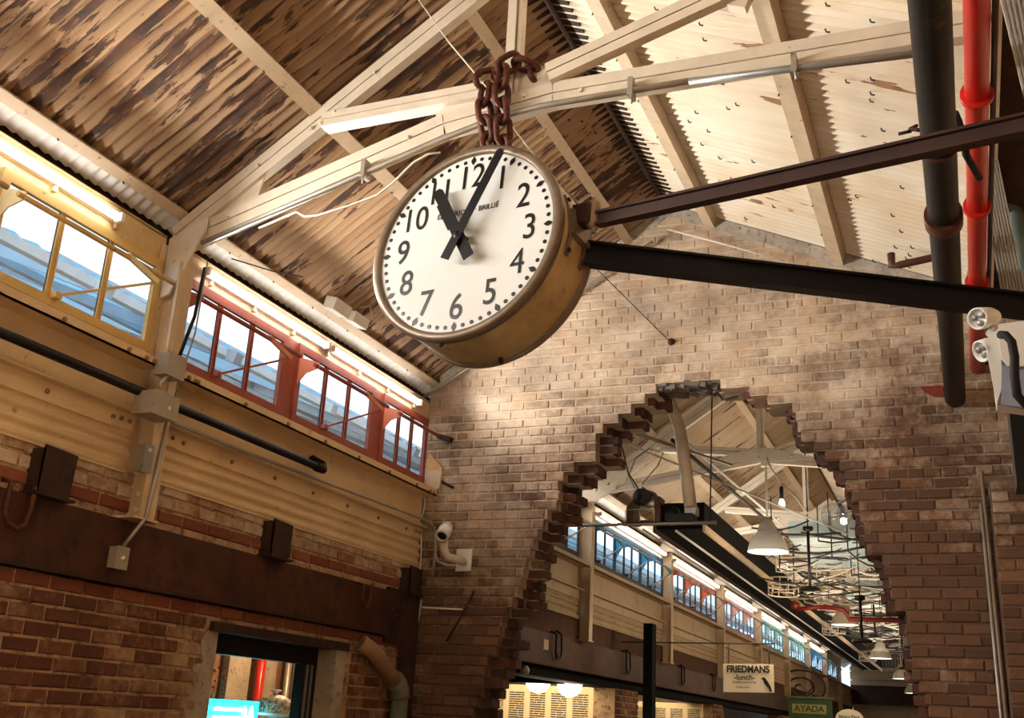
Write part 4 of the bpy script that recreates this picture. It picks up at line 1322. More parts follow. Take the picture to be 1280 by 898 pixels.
# stepped edge plate of the hour hand
u = EX * math.sin(math.radians(-29.2)) + EY * math.cos(math.radians(-29.2))
w_ = EX * math.cos(math.radians(-29.2)) - EY * math.sin(math.radians(-29.2))
MB().prism([(0.09, -0.043), (0.27, -0.043), (0.27, -0.026), (0.09, -0.026)], cp(0, 0, HH - 0.026), u, w_, 0.006).obj('hand_plate', hand_mat, clk)
MB().lathe([(0.024, 0.0), (0.024, HH + 0.004), (0.017, HH + 0.010), (0.007, HH + 0.011), (0.007, HH + 0.016), (0.0001, HH + 0.017)], CC, NN, 24).obj('hub', hand_mat, clk)
# drip lugs under the drum, side brackets and hinge block
for (a, h) in ((-98, -0.02), (-80, -0.30)):
    r = math.radians(a)
    p = CC + (EX * math.cos(r) + EY * math.sin(r)) * 0.542 + NN * h
    dn = (EX * math.cos(r) + EY * math.sin(r))
    MB().tube([p - dn * 0.01, p + dn * 0.012, p + dn * 0.022], 0.012, 8, rads=[0.014, 0.014, 0.006]).obj('drain_lug', rust_dark, clk)
def rim(a, h, r=0.536):
    a = math.radians(a)
    return CC + (EX * math.cos(a) + EY * math.sin(a)) * r + NN * h
for h in (-0.10, -0.25):
    m = MB()
    pts = [rim(a, h, 0.541) for a in (22, 12, 4, -4, -14)]
    for a, b in zip(pts, pts[1:]):
        rad = ((a + b) / 2 - (CC + NN * h)).normalized()
        m.bar(a, b, 0.030, 0.010, rad)
    st = m.obj('mounting_strap', clock_bezel, clk)
    for a in (19, -11):
        q = rim(a, h, 0.546)
        rad = (q - (CC + NN * h)).normalized()
        MB().lathe([(0.012, 0), (0.012, 0.010), (0.0001, 0.012)], q, rad, 6, False).obj('bolt', rust_dark, clk)
hb = rim(6, -0.17, 0.60)
MB().bar(rim(6, -0.10, 0.545), rim(6, -0.27, 0.545), 0.14, 0.03, rim(6, 0, 1) - rim(6, 0, 0.5)).obj('bracket_plate', clock_bezel, clk)
MB().bar(rim(12, -0.17, 0.54), rim(10, -0.17, 0.63), 0.09, 0.10, (0, 0, 1)).obj('bracket_arm', rust_dark, clk)
px_ = rim(10, -0.17, 0.635)
MB().tube([px_ + Vector((0, 0, -0.075)), px_ + Vector((0, 0, -0.06)), px_ + Vector((0, 0, 0.055)), px_ + Vector((0, 0, 0.07))], 0.034, 14, rads=[0.02, 0.034, 0.034, 0.026]).obj('pivot_sleeve', M_plain('worn_sleeve_metal', (0.30, 0.20, 0.12), 0.4, metal=0.4), clk)
MB().tube([px_ + Vector((0, 0, -0.10)), px_ + Vector((0, 0, 0.09))], 0.013, 8).obj('pivot_pin', grey_metal, clk)

clk.location = clk.location * 0.96
clk.scale = (0.96, 0.96, 0.96)

# two dark bars that stay the clock against the right-hand side
def stay_bar(p0, p1, w, h, mat, lab):
    t = thing('clock_stay_bar', lab, 'bar', ((p0[0] + p1[0]) / 2, (p0[1] + p1[1]) / 2, min(p0[2], p1[2])))
    a, b = Vector(p0), Vector(p1)
    MB().bar(a, b, w * 0.25, h, (0, 0, 1)).obj('web', mat, t)
    for q in (h / 2, -h / 2):
        MB().bar(a + Vector((0, 0, q)), b + Vector((0, 0, q)), w, 0.012, (0, 0, 1)).obj('flange', mat, t)
    return t
P1_, P2_ = Vector((-1.536, 4.31, 2.107)), Vector((-1.43, 4.195, 2.216))
d1 = Vector((0.36, 5.105, 1.95)) - P1_
stay_bar(P1_, P1_ + d1 * 1.11, 0.07, 0.104, black_metal, 'thick black bar from the right side of the clock, lower of the two')
d2 = Vector((0.31, 3.52, 2.0)) - P2_
stay_bar(P2_, P2_ + d2 * 1.15, 0.05, 0.060, brown_bar, 'thinner dark brown bar from the clock, upper of the two, rising to the right')

# ------------------------------------------------------------------ chains
def link_mesh():
    m = MB()
    L, Wd, r = 0.130, 0.078, 0.0165
    pts = []
    n = 8
    for i in range(n + 1):
        t = PI * i / n
        pts.append((Wd / 2 * math.cos(t) , 0, (L / 2 - Wd / 2) + Wd / 2 * math.sin(t)))
    for i in range(n + 1):
        t = PI + PI * i / n
        pts.append((Wd / 2 * math.cos(t), 0, -(L / 2 - Wd / 2) + Wd / 2 * math.sin(t)))
    k = 8
    P = [Vector((p[0] * (1 - 0), 0, p[2])) for p in pts]
    vs = []
    for i, p in enumerate(P):
        a, b = P[i - 1], P[(i + 1) % len(P)]
        d = (b - a).normalized()
        u = Vector((0, 1, 0))
        w2 = d.cross(u)
        for j in range(k):
            t = 2 * PI * j / k
            vs.append(p + u * math.cos(t) * r + w2 * math.sin(t) * r)
    q = len(P)
    fs = [(i * k + j, i * k + (j + 1) % k, ((i + 1) % q) * k + (j + 1) % k, ((i + 1) % q) * k + j) for i in range(q) for j in range(k)]
    m.add(vs, fs, True)
    return mesh_only(m, 'link', chain_mat)
lk = link_mesh()
def chain(path, lab):
    """links strung along a polyline (centres spaced), alternately turned by 90 degrees"""
    t = thing('chain', lab, 'chain', path[-1])
    P = [Vector(p) for p in path]
    step = 0.098
    acc, i, cur = 0.0, 0, P[0].copy()
    n = 0
    centres = []
    tot = sum((b - a).length for a, b in zip(P, P[1:]))
    cnt = int(tot / step)
    for c in range(cnt + 1):
        dist = c * step
        k = 0
        while k < len(P) - 2 and dist > (P[k + 1] - P[k]).length:
            dist -= (P[k + 1] - P[k]).length
            k += 1
        seg = (P[k + 1] - P[k])
        centres.append((P[k] + seg.normalized() * dist, seg.normalized()))
    for n, (p, d) in enumerate(centres):
        zax = -d
        ref = Vector((0.55, 0.83, 0)) if n % 2 == 0 else Vector((0.83, -0.55, 0))
        xax = (ref - zax * ref.dot(zax))
        if xax.length < 0.1:
            xax = Vector((0, 0, 1)) - zax * zax.z
        xax.normalize()
        yax = zax.cross(xax)
        o = inst(lk, 'link', p, t)
        o.rotation_euler = Matrix((xax, yax, zax)).transposed().to_euler()
    return t
chain([(-1.80, 4.30, 3.12), (-1.84, 4.24, 3.16), (-1.90, 4.19, 3.175), (-1.95, 4.165, 3.13), (-1.945, 4.16, 2.95), (-1.935, 4.18, 2.80), (-1.945, 4.24, 2.66)], 'rusty chain holding the clock, right-hand strand looped over the truss')
chain([(-1.96, 4.34, 3.13), (-1.99, 4.24, 3.135), (-2.045, 4.18, 3.09), (-2.045, 4.17, 2.95), (-2.03, 4.19, 2.80), (-2.01, 4.24, 2.66)], 'rusty chain holding the clock, left-hand strand looped over the truss')

# ------------------------------------------------------------------ pipes on the right
def ring(mb_pts, r0, r1, name, mat, parent):
    MB().tube(mb_pts, r1, 20).obj(name, mat, parent)
bp = thing('black_pipe', 'thick black iron pipe running overhead into the brick wall on the right', 'pipe', (0.045, 5.0, 2.2))
MB().tube([(0.045, -2.8, 2.24), (0.045, 7.56, 2.24)], 0.066, 24).obj('pipe', black_pipe, bp)
for (y, l) in ((4.0, 0.02), (4.62, 0.10)):
    MB().tube([(0.045, y, 2.24), (0.045, y + l, 2.24)], 0.082 if l > 0.05 else 0.073, 24).obj('collar', M_plain('rusty_collar', (0.10, 0.035, 0.02), 0.5, metal=0.3), bp)
rp = thing('red_pipe', 'bright red sprinkler pipe running overhead beside the black pipe', 'pipe', (0.20, 5.0, 2.4))
MB().tube([(0.20, -2.8, 2.447), (0.20, 7.54, 2.447)], 0.046, 20).obj('pipe', red_pipe_m, rp)
for y in (4.0, 5.0, 5.95):
    MB().tube([(0.20, y, 2.447), (0.20, y + 0.03, 2.447)], 0.063, 20).obj('coupling', red_pipe_m, rp)
for a in (0.6, 2.2, 4.0):
    MB().lathe([(0.01, 0), (0.01, 0.03), (0.0001, 0.032)], (0.20 + 0.062 * math.cos(a), 5.93, 2.447 + 0.062 * math.sin(a)), (0, 1, 0), 6, False).obj('bolt', red_pipe_m, rp)
tag(MB().tube([(0.262, 3.0, 2.47), (0.262, 7.52, 2.47)], 0.012, 8).obj('conduit', M_plain('dark_grey_conduit', (0.08, 0.07, 0.065), 0.4)), 'slim dark conduit running alongside the red pipe', 'conduit')
tag(MB().tube([(-0.28, 7.0, 3.14), (-0.28, 7.0, 3.05), (-0.23, 7.0, 3.05), (0.3, 7.0, 3.12)], 0.026, 10).obj('stub_pipe', M_plain('rusty_stub', (0.12, 0.055, 0.035), 0.5, metal=0.3)), 'short rusty pipe with elbow ending left of the black pipe under the roof', 'pipe')
tag(MB().tube([(0.115, 4.05, 2.40), (0.14, 4.15, 2.36), (0.15, 4.3, 2.34), (0.2, 4.5, 2.33)], 0.016, 8).obj('flex_cable', black_rubber), 'short dark flexible cable between the black and red pipes', 'cable')
wl_ = thing('pipe_clamp', 'small rusty wing clamp on the left of the black pipe', 'clamp', (-0.06, 3.95, 2.3))
MB().tube([(-0.02, 3.9, 2.26), (-0.055, 3.95, 2.30), (-0.03, 4.0, 2.34)], 0.008, 6).obj('strap', rust_dark, wl_)
MB().tube([(-0.05, 3.95, 2.29), (-0.10, 3.95, 2.285)], 0.008, 6).obj('screw', rust_dark, wl_)

# ribbed metal panels, green duct, boxes under the right eave
def ribbed(quad, n, mat, lab):
    """flat panel with raised ribs along the first side"""
    a, b, c, d = [Vector(q) for q in quad]     # a-b top edge .. d-c bottom edge
    t = thing('ribbed_panel', lab, 'panel', (a + b + c + d) / 4)
    nn = (b - a).cross(d - a).normalized()
    MB().add([a, b, c, d, a + nn * .01, b + nn * .01, c + nn * .01, d + nn * .01], [(0, 1, 2, 3), (7, 6, 5, 4), (0, 4, 5, 1), (1, 5, 6, 2), (2, 6, 7, 3), (3, 7, 4, 0)]).obj('sheet', mat, t)
    for i in range(n + 1):
        f = i / n
        p, q = a + (b - a) * f, d + (c - d) * f
        MB().bar(p, q, 0.008, 0.02, nn).obj('rib', mat, t)
gm = M_plain('grey_ribbed_metal', (0.46, 0.45, 0.40), 0.4, metal=0.3, var=0.15, dirt=None)
ribbed([(0.245, 5.5, 2.95), (0.335, 5.5, 2.99), (0.40, 5.5, 2.13), (0.300, 5.5, 2.12)], 7, gm, 'grey ribbed metal panel right of the red pipe')
ribbed([(0.307, 3.8, 2.74), (0.42, 3.8, 2.73), (0.42, 3.8, 2.20), (0.35, 3.8, 2.27)], 6, gm, 'grey ribbed metal panel at the top right corner')
tag(MB().tube([(0.33, 6.2, 3.30), (0.40, 6.2, 3.24), (0.435, 6.2, 3.05), (0.46, 6.2, 2.5), (0.47, 6.2, 2.2)], 0.05, 12).obj('green_duct', M_plain('green_grey_duct', (0.13, 0.18, 0.15), 0.5)), 'curved green-grey duct at the right edge above the black bar', 'duct')
eb = thing('eave_box', 'brown timber boxing under the right eave beside the red pipe', 'boxing', (0.45, 6.0, 3.5))
MB().box(0.36, 0.46, 5.9, 7.4, 3.20, 3.75).obj('board', tan_paint, eb)
MB().box(0.40, 0.58, 5.9, 6.5, 3.60, 3.72).obj('ledge', rust_dark, eb)
MB().box(0.46, 0.58, 5.8, 6.0, 3.40, 3.58).obj('block', rust_dark, eb)
tag(MB().box(0.30, 0.34, -2.9, 7.48, 2.93, 3.03).obj('eave_rail', tan_paint), 'tan rail along the right eave behind the red pipe', 'beam')

# twin-head emergency light
em = thing('emergency_light', 'white twin-head emergency light box at the right edge', 'emergency light', (0.2, 3.25, 0.9))
MB().prism([(0.125, 1.00), (0.127, 0.925), (0.24, 0.90), (0.26, 1.17), (0.175, 1.168), (0.150, 1.155), (0.135, 1.13)], (0, 3.26, 0), (1, 0, 0), (0, 0, 1), 0.06).obj('body', white_plastic, em)
MB().prism([(0.112, 1.12), (0.150, 1.155), (0.150, 0.995), (0.127, 0.925)], (0, 3.20, 0), (1, 0, 0), (0, 0, 1), 0.012).obj('side_panel', white_plastic, em)
MB().prism([(0.150, 1.165), (0.25, 1.172), (0.25, 1.03), (0.165, 1.035), (0.150, 1.06)], (0, 3.19, 0), (1, 0, 0), (0, 0, 1), 0.012).obj('front_panel', white_plastic, em)
MB().prism([(0.150, 1.045), (0.18, 1.025), (0.25, 1.025), (0.245, 0.90), (0.137, 0.925)], (0, 3.195, 0), (1, 0, 0), (0, 0, 1), 0.01).obj('lens_cover', bluish_plastic, em)
def head(p, ax, lab):
    ax = Vector(ax).normalized()
    hd = MB().lathe([(0.0001, -0.075), (0.022, -0.07), (0.030, -0.045), (0.033, 0.0), (0.033, 0.018), (0.029, 0.020), (0.028, 0.010), (0.0001, 0.008)], p, ax, 20).obj('lamp_head', white_plastic, em, lab)
    u = ax.cross(Vector((0, 0, 1))).normalized(); v = u.cross(ax)
    for k in range(3):
        a = k * 2 * PI / 3 + 0.5
        MB().lathe([(0.009, 0.010), (0.009, 0.016), (0.0001, 0.014)], Vector(p) + (u * math.cos(a) + v * math.sin(a)) * 0.014, ax, 10).obj('led', grey_metal, hd)
head((0.108, 3.20, 1.196), (-0.55, -0.75, -0.30), 'upper round lamp head')
head((0.112, 3.22, 1.104), (-0.75, -0.5, -0.40), 'lower round lamp head')
MB().tube([(0.128, 3.21, 1.15), (0.135, 3.24, 1.17)], 0.012, 8).obj('neck', white_plastic, em)
tag(MB().tube([(0.152, 3.13, 1.115), (0.165, 3.11, 1.105), (0.178, 3.11, 1.085), (0.181, 3.11, 1.04), (0.176, 3.11, 0.98), (0.178, 3.12, 0.93), (0.20, 3.13, 0.90), (0.24, 3.14, 0.89)], 0.0125, 8).obj('flex_conduit', black_rubber), 'black flexible conduit looping over the emergency light', 'conduit')
tag(MB().box(0.168, 0.33, 3.40, 3.55, 0.74, 1.00).obj('black_box', black_metal), 'black box hanging below the emergency light', 'box')

# right part of the end wall: conduit pair, bent hose
cp_ = thing('wall_conduit', 'pair of thin conduits running up the brick wall at the right edge', 'conduit', (0.155, 7.46, -1.6))
MB().tube([(0.150, 7.47, -1.6), (0.143, 7.47, 1.50)], 0.011, 8).obj('pipe', galv, cp_)
MB().tube([(0.185, 7.47, -1.6), (0.165, 7.47, 1.72)], 0.013, 8).obj('pipe', M_plain('brown_conduit', (0.25, 0.17, 0.11), 0.5), cp_, 'browner right-hand pipe')
MB().box(0.135, 0.16, 7.465, 7.485, 0.86, 0.875).obj('clip', galv, cp_)
tag(MB().tube([(0.252, 7.46, 1.48), (0.285, 7.43, 1.47), (0.31, 7.42, 1.43), (0.30, 7.42, 1.37), (0.28, 7.42, 1.30), (0.295, 7.43, 1.24), (0.35, 7.44, 1.22), (0.5, 7.46, 1.215)], 0.012, 8).obj('hose', black_rubber), 'bent dark hose on the brick wall at the right edge', 'hose')
pil = MB().box(0.20, 0.60, 7.38, 7.50, -1.6, 1.66).obj('pilaster_right', M_plain('dark_brown_mortar', (0.16, 0.10, 0.065), 0.95))
pil['kind'] = 'structure'
pil.name = 'trim_1'
for ri in range(24):
    zz = 1.64 - CH * (ri + 1)
    for k in range(2):
        x = 0.205 + (BL * k) - (BL / 2 if ri % 2 and k else 0)
        L = BL / 2 if (ri % 2 and k == 0) else BL
        o = inst(lw_full[0] if False else end_dark[(ri + k) % NV] if 'end_dark' in globals() else end_full[(ri + k) % NV], 'brick', (x + L / 2, 7.38, zz + CH / 2), pil, scale=((L - 0.011) / (BL - 0.011), 1, 1))

# ------------------------------------------------------------------ the far hall, seen through the hole
bays = [(7.85, 11.32), (11.48, 14.90), (15.06, 18.48), (18.64, 22.06), (22.22, 25.64), (25.80, 29.22), (29.38, 32.8), (32.96, 36.4), (36.5, 41.0)]
names = ['first', 'second', 'third', 'fourth', 'fifth', 'sixth', 'seventh', 'eighth', 'ninth']
for i, (a, b) in enumerate(bays):
    wall_bay(a, b, names[i] + ' ochre girder panel of the far hall, counted from the hole', far_paint, False)
for i in range(8):
    wall_post(11.4 + 3.58 * i, names[i] + ' steel post along the far hall, counted from the hole', cream, False)
cols = ['pink', 'blue', 'orange', 'pink', 'teal', 'teal', 'blue', 'teal', 'pink']
wi = 7
for i, (a, b) in enumerate(bays[:8]):
    for k in range(3):
        if i == 0 and k == 0:
            continue
        y0 = a + 0.02 + k * 1.14
        cn = cols[i]
        fm = far_frame[cn] if i else dark_frame
        br = pink_paint if i == 0 else far_win[cn]
        window(wi, y0, y0 + 1.137, fm, br, ['first', 'middle', 'last'][k] + ' ' + (cn if i else 'salmon') + '-bracketed window in the ' + names[i] + ' bay of the far hall', wire_mat, 0.03, 1.3)
        wi += 1
    eave(a - 0.1, b + 0.1, names[i] + ' fascia length of the far hall, counted from the hole', cream, False)
for i in range(7):
    a = 8.3 + 3.58 * i
    fluo(a, a + 3.0, names[i] + ' fluorescent run of the far hall, counted from the hole')
# white painted boxes on the far eave
for i in range(9):
    y = 15.3 + i * 1.9
    t = thing('eave_fixture', names[i % 9] + ' white metal box on the far eave, counted from the hole', 'fixture', (-3.72, y, 2.45))
    MB().bar((-3.76, y, 2.66), (-3.76, y + 0.9, 2.66), 0.16, 0.11, (0.3, 0, 1)).obj('body', eave_white, t)
    MB().box(-3.82, -3.66, y + 0.95, y + 1.2, 2.58, 2.70).obj('end_box', eave_white, t)

# brick band and rusty beam, continuous
m = MB().box(LX - 0.3, LX - 0.004, 7.86, 41, 0.87, 1.16).obj('wall_far_left', M_plain('far_brown_brick', (0.10, 0.05, 0.03), 0.9))
m['kind'] = 'structure'
fb = thing('steel_beam', 'dark rusty beam along the left of the far hall above the shop fronts', 'beam', (LX, 20, 0.55))
MB().box(LX - 0.02, LX + 0.03, 7.86, 41, 0.555, 0.872).obj('web', rust_beam, fb)
MB().box(LX - 0.02, LX + 0.06, 7.86, 41, 0.546, 0.560).obj('lower_flange', rust_dark, fb)
MB().box(LX - 0.3, LX - 0.01, 7.86, 41, 0.44, 0.55).obj('lintel', soot_black, fb)
for i, y in enumerate((10.6, 13.1, 15.9, 18.0)):
    x = LX + 0.06
    tag(MB().tube([(LX, y - 0.09, 0.90), (x, y - 0.09, 0.87), (x, y - 0.10, 0.70), (x, y - 0.06, 0.64), (x, y + 0.04, 0.64), (x, y + 0.08, 0.70), (x, y + 0.06, 0.88), (LX, y + 0.06, 0.92)], 0.012, 6).obj('iron_hook', black_metal), names[i] + ' iron loop on the far beam, counted from the hole', 'hook')
tag(MB().box(LX + 0.03, LX + 0.034, 10.22, 10.36, 0.70, 0.80).obj('torn_label', M_plain('torn_paper', (0.55, 0.42, 0.30), 0.8)), 'torn pale paper scrap on the far beam left of the first iron loop', 'label')

# shop fronts of the far hall: brick piers, black column, menu boards, globe lamps
def pier(y0, y1, lab):
    t = thing('brick_pier', lab, 'pier', (LX - 0.15, (y0 + y1) / 2, -1.6))
    MB().box(LX - 0.28, LX - 0.01, y0, y1, -1.6, 0.45).obj('core', mortar_left, t)
    k = 0
    z = 0.44 - CH
    while z > -0.35:
        y = y0 - (BL / 2 if k % 2 else 0)
        while y < y1:
            a, b = max(y, y0), min(y + BL, y1)
            if b - a > 0.05:
                inst(lw_full[k % NV], 'brick', (LX - 0.008, (a + b) / 2, z + CH / 2), t, scale=(1, (b - a - .012) / (BL - .012), 1))
            y += BL
        z -= CH
        k += 1
pier(7.9, 8.9, 'brick pier of the far hall just behind the hole')
pier(12.78, 13.75, 'brick pier of the far hall between the two menu boards')
pier(18.2, 19.0, 'brick pier of the far hall left of the lunch sign')
pier(25.0, 26.0, 'brick pier of the far hall behind the green sign')
for k, (y0, y1, lab) in enumerate(((12.55, 12.65, 'black steel column standing in front of the far menu boards'), (24.5, 24.6, 'black steel column of the far hall near the green sign'))):
    xx = -3.56 if k == 0 else -3.7
    tag(MB().box(xx, xx + 0.11, y0, y1 + 0.07, -1.6, 1.19 if k == 0 else 0.6).obj('steel_column', soot_black), lab, 'column')

board_m = M_plain('lit_menu_board', (0.80, 0.62, 0.38), 0.6, dirt=None, var=0.06, bmp=0)
def menu(y, x0, x1, z0, z1, n, lab):
    t = thing('menu_board', lab, 'menu board', ((x0 + x1) / 2, y, z0))
    MB().box(x0, x1, y, y + 0.03, z0, z1).obj('panel', board_m, t)
    w = (x1 - x0) / n
    r = random.Random(5)
    for i in range(n):
        a = x0 + w * i + w * 0.13
        b = a + w * 0.72
        col = MB()
        z = z1 - 0.09
        while z > z0:
            xx = a
            while xx < b:
                ww = r.uniform(0.04, 0.16)
                col.box(xx, min(xx + ww, b), y - 0.003, y - 0.001, z - 0.014, z)
                xx += ww + r.uniform(0.004, 0.012)
            z -= 0.027
        col.obj('menu_lines', ink, t, 'dark lines of small illegible menu text')
    return t
menu(13.0, -5.75, -4.05, -0.25, 0.45, 6, 'long lit menu board with dark text columns, seen under the far beam on the left')
menu(17.5, -5.1, -3.98, -0.2, 0.42, 4, 'lit menu board with dark text columns, right of the brick pier')
hd_ = MB().box(-6.2, LX - 0.28, 11.62, 11.75, 0.425, 0.9).obj('trim_2', soot_black)
hd_['kind'] = 'structure'
bk = MB().box(-6.2, LX - 0.3, 19.0, 19.1, -1.6, 0.9).obj('wall_far_shop', plaster)
bk['kind'] = 'structure'
fs_ = MB().box(-6.3, -6.2, 7.9, 41, -1.6, 0.9).obj('wall_far_shop_side', plaster)
fs_['kind'] = 'structure'
fs_ = MB().box(-6.3, LX - 0.3, 7.9, 41, 0.9, 1.0).obj('ceiling_far_shop', plaster)
fs_['kind'] = 'structure'
area('menu_light', (-4.9, 11.9, 0.75), (0, 1, -0.55), 1.6, 0.1, 20, (1.0, 0.80, 0.5))
area('menu_light', (-4.6, 16.4, 0.75), (0, 1, -0.55), 1.2, 0.1, 16, (1.0, 0.80, 0.5))
for k, x in enumerate((-4.66, -4.27)):
    t = thing('globe_lamp', ['left', 'right'][k] + ' one of the two lit globe lamps in front of the menu board', 'lamp', (x, 12.0, 0.4))
    MB().lathe([(0.0001, -0.145)] + [(0.145 * math.sin(a * PI / 10), -0.145 * math.cos(a * PI / 10)) for a in range(1, 10)] + [(0.03, 0.145)], (x, 12.0, 0.47 if k == 0 else 0.44), n=20).obj('globe', globe_on, t)
    MB().tube([(x, 12.0, 0.55), (x, 12.0, 0.90)], 0.01, 6).obj('rod', black_metal, t)
    point('globe_light', (x, 11.8, 0.3), 5, (1.0, 0.80, 0.55), 0.1)
tag(MB().lathe([(0.0001, -0.05), (0.04, -0.03), (0.05, 0), (0.03, 0.04), (0.0001, 0.05)], (-3.93, 9.75, 0.47), n=14).obj('bullet_sensor', grey_metal), 'small grey dome sensor on the black lintel of the far hall', 'sensor')

# --- hanging signs
XA, ZA = Vector((1, 0, 0)), Vector((0, 0, 1))
sign_board = M_plain('cream_sign_board', (0.66, 0.56, 0.38), 0.6, var=0.06, dirt=None, bmp=0)
fs = thing('hanging_sign', 'cream rectangular lunch sign with black lettering and a black bird', 'sign', (-2.415, 13.0, 0.46))
sx_ = Vector((0.59, 0, 0.012)).normalized()
MB().prism([(-0.295, -0.16), (0.295, -0.16), (0.295, 0.16), (-0.295, 0.16)], (-2.415, 13.0, 0.625), sx_, ZA, -0.02).obj('board', sign_board, fs)
so = Vector((-2.415, 12.976, 0.625))
text_obj('FRIEDMANS', 'lettering', ink, fs, so + ZA * 0.095, sx_, ZA, 0.108, bold=0.0045, sx=0.88)
text_obj('-lunch-', 'lettering', ink, fs, so + ZA * 0.005 - sx_ * 0.04, sx_, ZA, 0.085, bold=0.002, sx=1.05)
text_obj('Breakfast Lunch All Day', 'lettering', ink, fs, so - ZA * 0.048 - sx_ * 0.04, sx_, ZA, 0.028, bold=0.0006)
text_obj('& Daily Lunch', 'lettering', ink, fs, so - ZA * 0.105 - sx_ * 0.06, sx_, ZA, 0.026, bold=0.0006)
MB().prism([(0.145, -0.005), (0.185, 0.012), (0.205, -0.005), (0.235, -0.05), (0.262, -0.10), (0.272, -0.15), (0.245, -0.148), (0.238, -0.115), (0.215, -0.095), (0.185, -0.06), (0.172, -0.02)], so + Vector((0, 0.002, 0)), sx_, ZA, -0.002).obj('bird', ink, fs)
hb_ = thing('sign_hanger', 'thin iron bar with two rods that carries the lunch sign', 'hanger', (-2.55, 13.0, 0.79))
MB().tube([(LX, 13.0, 1.00), (-2.1, 13.0, 1.02)], 0.008, 6).obj('bar', dark_wire, hb_)
for x in (-2.64, -2.17):
    MB().tube([(x, 13.0, 0.785), (x, 13.0, 1.02)], 0.006, 6).obj('rod', dark_wire, hb_)
gs = thing('hanging_sign', 'dark green hanging sign with yellow-green letters', 'sign', (-2.38, 18.0, 0.2))
green_m = M_plain('dark_green_sign', (0.05, 0.09, 0.03), 0.5, dirt=None)
MB().box(-2.72, -2.05, 18.0, 18.03, 0.15, 0.60).obj('board', green_m, gs)
MB().box(-2.75, -2.02, 17.98, 18.04, 0.585, 0.62).obj('frame', M_plain('green_frame', (0.09, 0.14, 0.06), 0.5, dirt=None), gs)
MB().box(-2.66, -2.14, 17.99, 18.0, 0.36, 0.50).obj('name_panel', M_plain('olive_panel', (0.32, 0.30, 0.06), 0.5, dirt=None), gs)
text_obj('AYADA', 'lettering', M_flat('dark_green_ink', (0.02, 0.05, 0.01)), gs, (-2.40, 17.985, 0.43), XA, ZA, 0.13, bold=0.004, sx=1.05)
ov = thing('hanging_sign', 'pale oval sign at the bottom edge right of the green sign', 'sign', (-1.9, 19.0, 0.2))
MB().prism([(0.22 * math.cos(t * PI / 12), 0.15 * math.sin(t * PI / 12)) for t in range(24)], (-1.9, 19.0, 0.33), XA, ZA, -0.03).obj('board', sign_board, ov)
text_obj('Bakers Place', 'lettering', ink, ov, (-1.9, 18.965, 0.36), XA, ZA, 0.065, bold=0.001)
rs = thing('ring_sign', 'round wrought-iron ring sign on the far girder above the green sign', 'sign', (-3.72, 26.6, 1.0))
for r in (0.62, 0.34):
    pts = [(-3.72 + r * 0.9 * math.cos(t * PI / 12), 26.6, 1.12 + r * 0.62 * math.sin(t * PI / 12)) for t in range(25)]
    MB().tube(pts, 0.022, 6, False).obj('ring', brown_bar, rs)
MB().tube([(-3.72 + 0.30 * math.cos(t * 0.7) * t / 10, 26.6, 1.12 + 0.22 * math.sin(t * 0.7) * t / 10) for t in range(2, 11)], 0.02, 6, False).obj('scroll', brown_bar, rs)

# --- black cable duct hung along the far hall
bd = thing('cable_duct', 'long black duct running away down the left of the far hall ceiling', 'duct', (-2.95, 24, 2.1))
XD = -2.92
MB().box(XD - 0.28, XD + 0.28, 11.75, 37.0, 2.16, 2.46).obj('body', soot_black, bd)
MB().box(XD - 0.30, XD - 0.27, 11.7, 37.0, 2.12, 2.20).obj('left_lip', brown_bar, bd)
MB().box(XD + 0.27, XD + 0.30, 11.7, 37.0, 2.12, 2.20).obj('right_lip', tan_paint, bd)
tag(MB().tube([(XD - 0.03, 11.7, 2.13), (XD - 0.03, 37.0, 2.13)], 0.016, 6).obj('conduit', white_plastic), 'thin white conduit under the middle of the black duct', 'conduit')
tag(MB().tube([(XD - 0.36, 11.5, 2.12), (XD - 0.36, 37.0, 2.12)], 0.012, 6).obj('conduit', galv), 'thin pale conduit along the left side of the black duct', 'conduit')

# --- heater fan on its bar just behind the hole
fh = thing('fan_unit', 'black motor and fan unit on a bar just behind the hole', 'fan unit', (-2.3, 8.3, 1.58))
MB().tube([(-3.02, 8.3, 1.572), (-1.77, 8.3, 1.572)], 0.014, 8).obj('support_bar', galv, fh)
MB().tube([(-1.765, 8.3, 3.85), (-1.82, 8.3, 1.54)], 0.006, 6).obj('hanging_rod', dark_wire, fh)
MB().tube([(-2.96, 8.3, 3.28), (-2.99, 8.3, 1.56)], 0.006, 6).obj('hanging_rod', dark_wire, fh)
MB().lathe([(0.0001, -0.13), (0.03, -0.13), (0.035, -0.115), (0.07, -0.11), (0.072, -0.10), (0.072, 0.10), (0.0001, 0.11)], (-2.37, 8.38, 1.80), (0.12, 1, 0.1), 24).obj('motor', M_plain('dark_grey_motor', (0.06, 0.06, 0.065), 0.4, metal=0.3, dirt=None), fh)
MB().lathe([(0.0001, -0.145), (0.022, -0.14), (0.026, -0.12)], (-2.37, 8.38, 1.80), (0.12, 1, 0.1), 14).obj('motor_cap', black_metal, fh)
bx_ = MB()
bx_.prism([(-2.505, 1.585), (-2.505, 1.71), (-2.45, 1.77), (-2.44, 1.585)], (0, 8.28, 0), (1, 0, 0), (0, 0, 1), -0.20)
bx_.box(-2.505, -2.26, 8.27, 8.45, 1.585, 1.60)
bx_.box(-2.27, -2.22, 8.27, 8.42, 1.585, 1.79)
bx_.obj('housing', M_plain('brown_fan_housing', (0.10, 0.055, 0.035), 0.5), fh)
fr = MB()
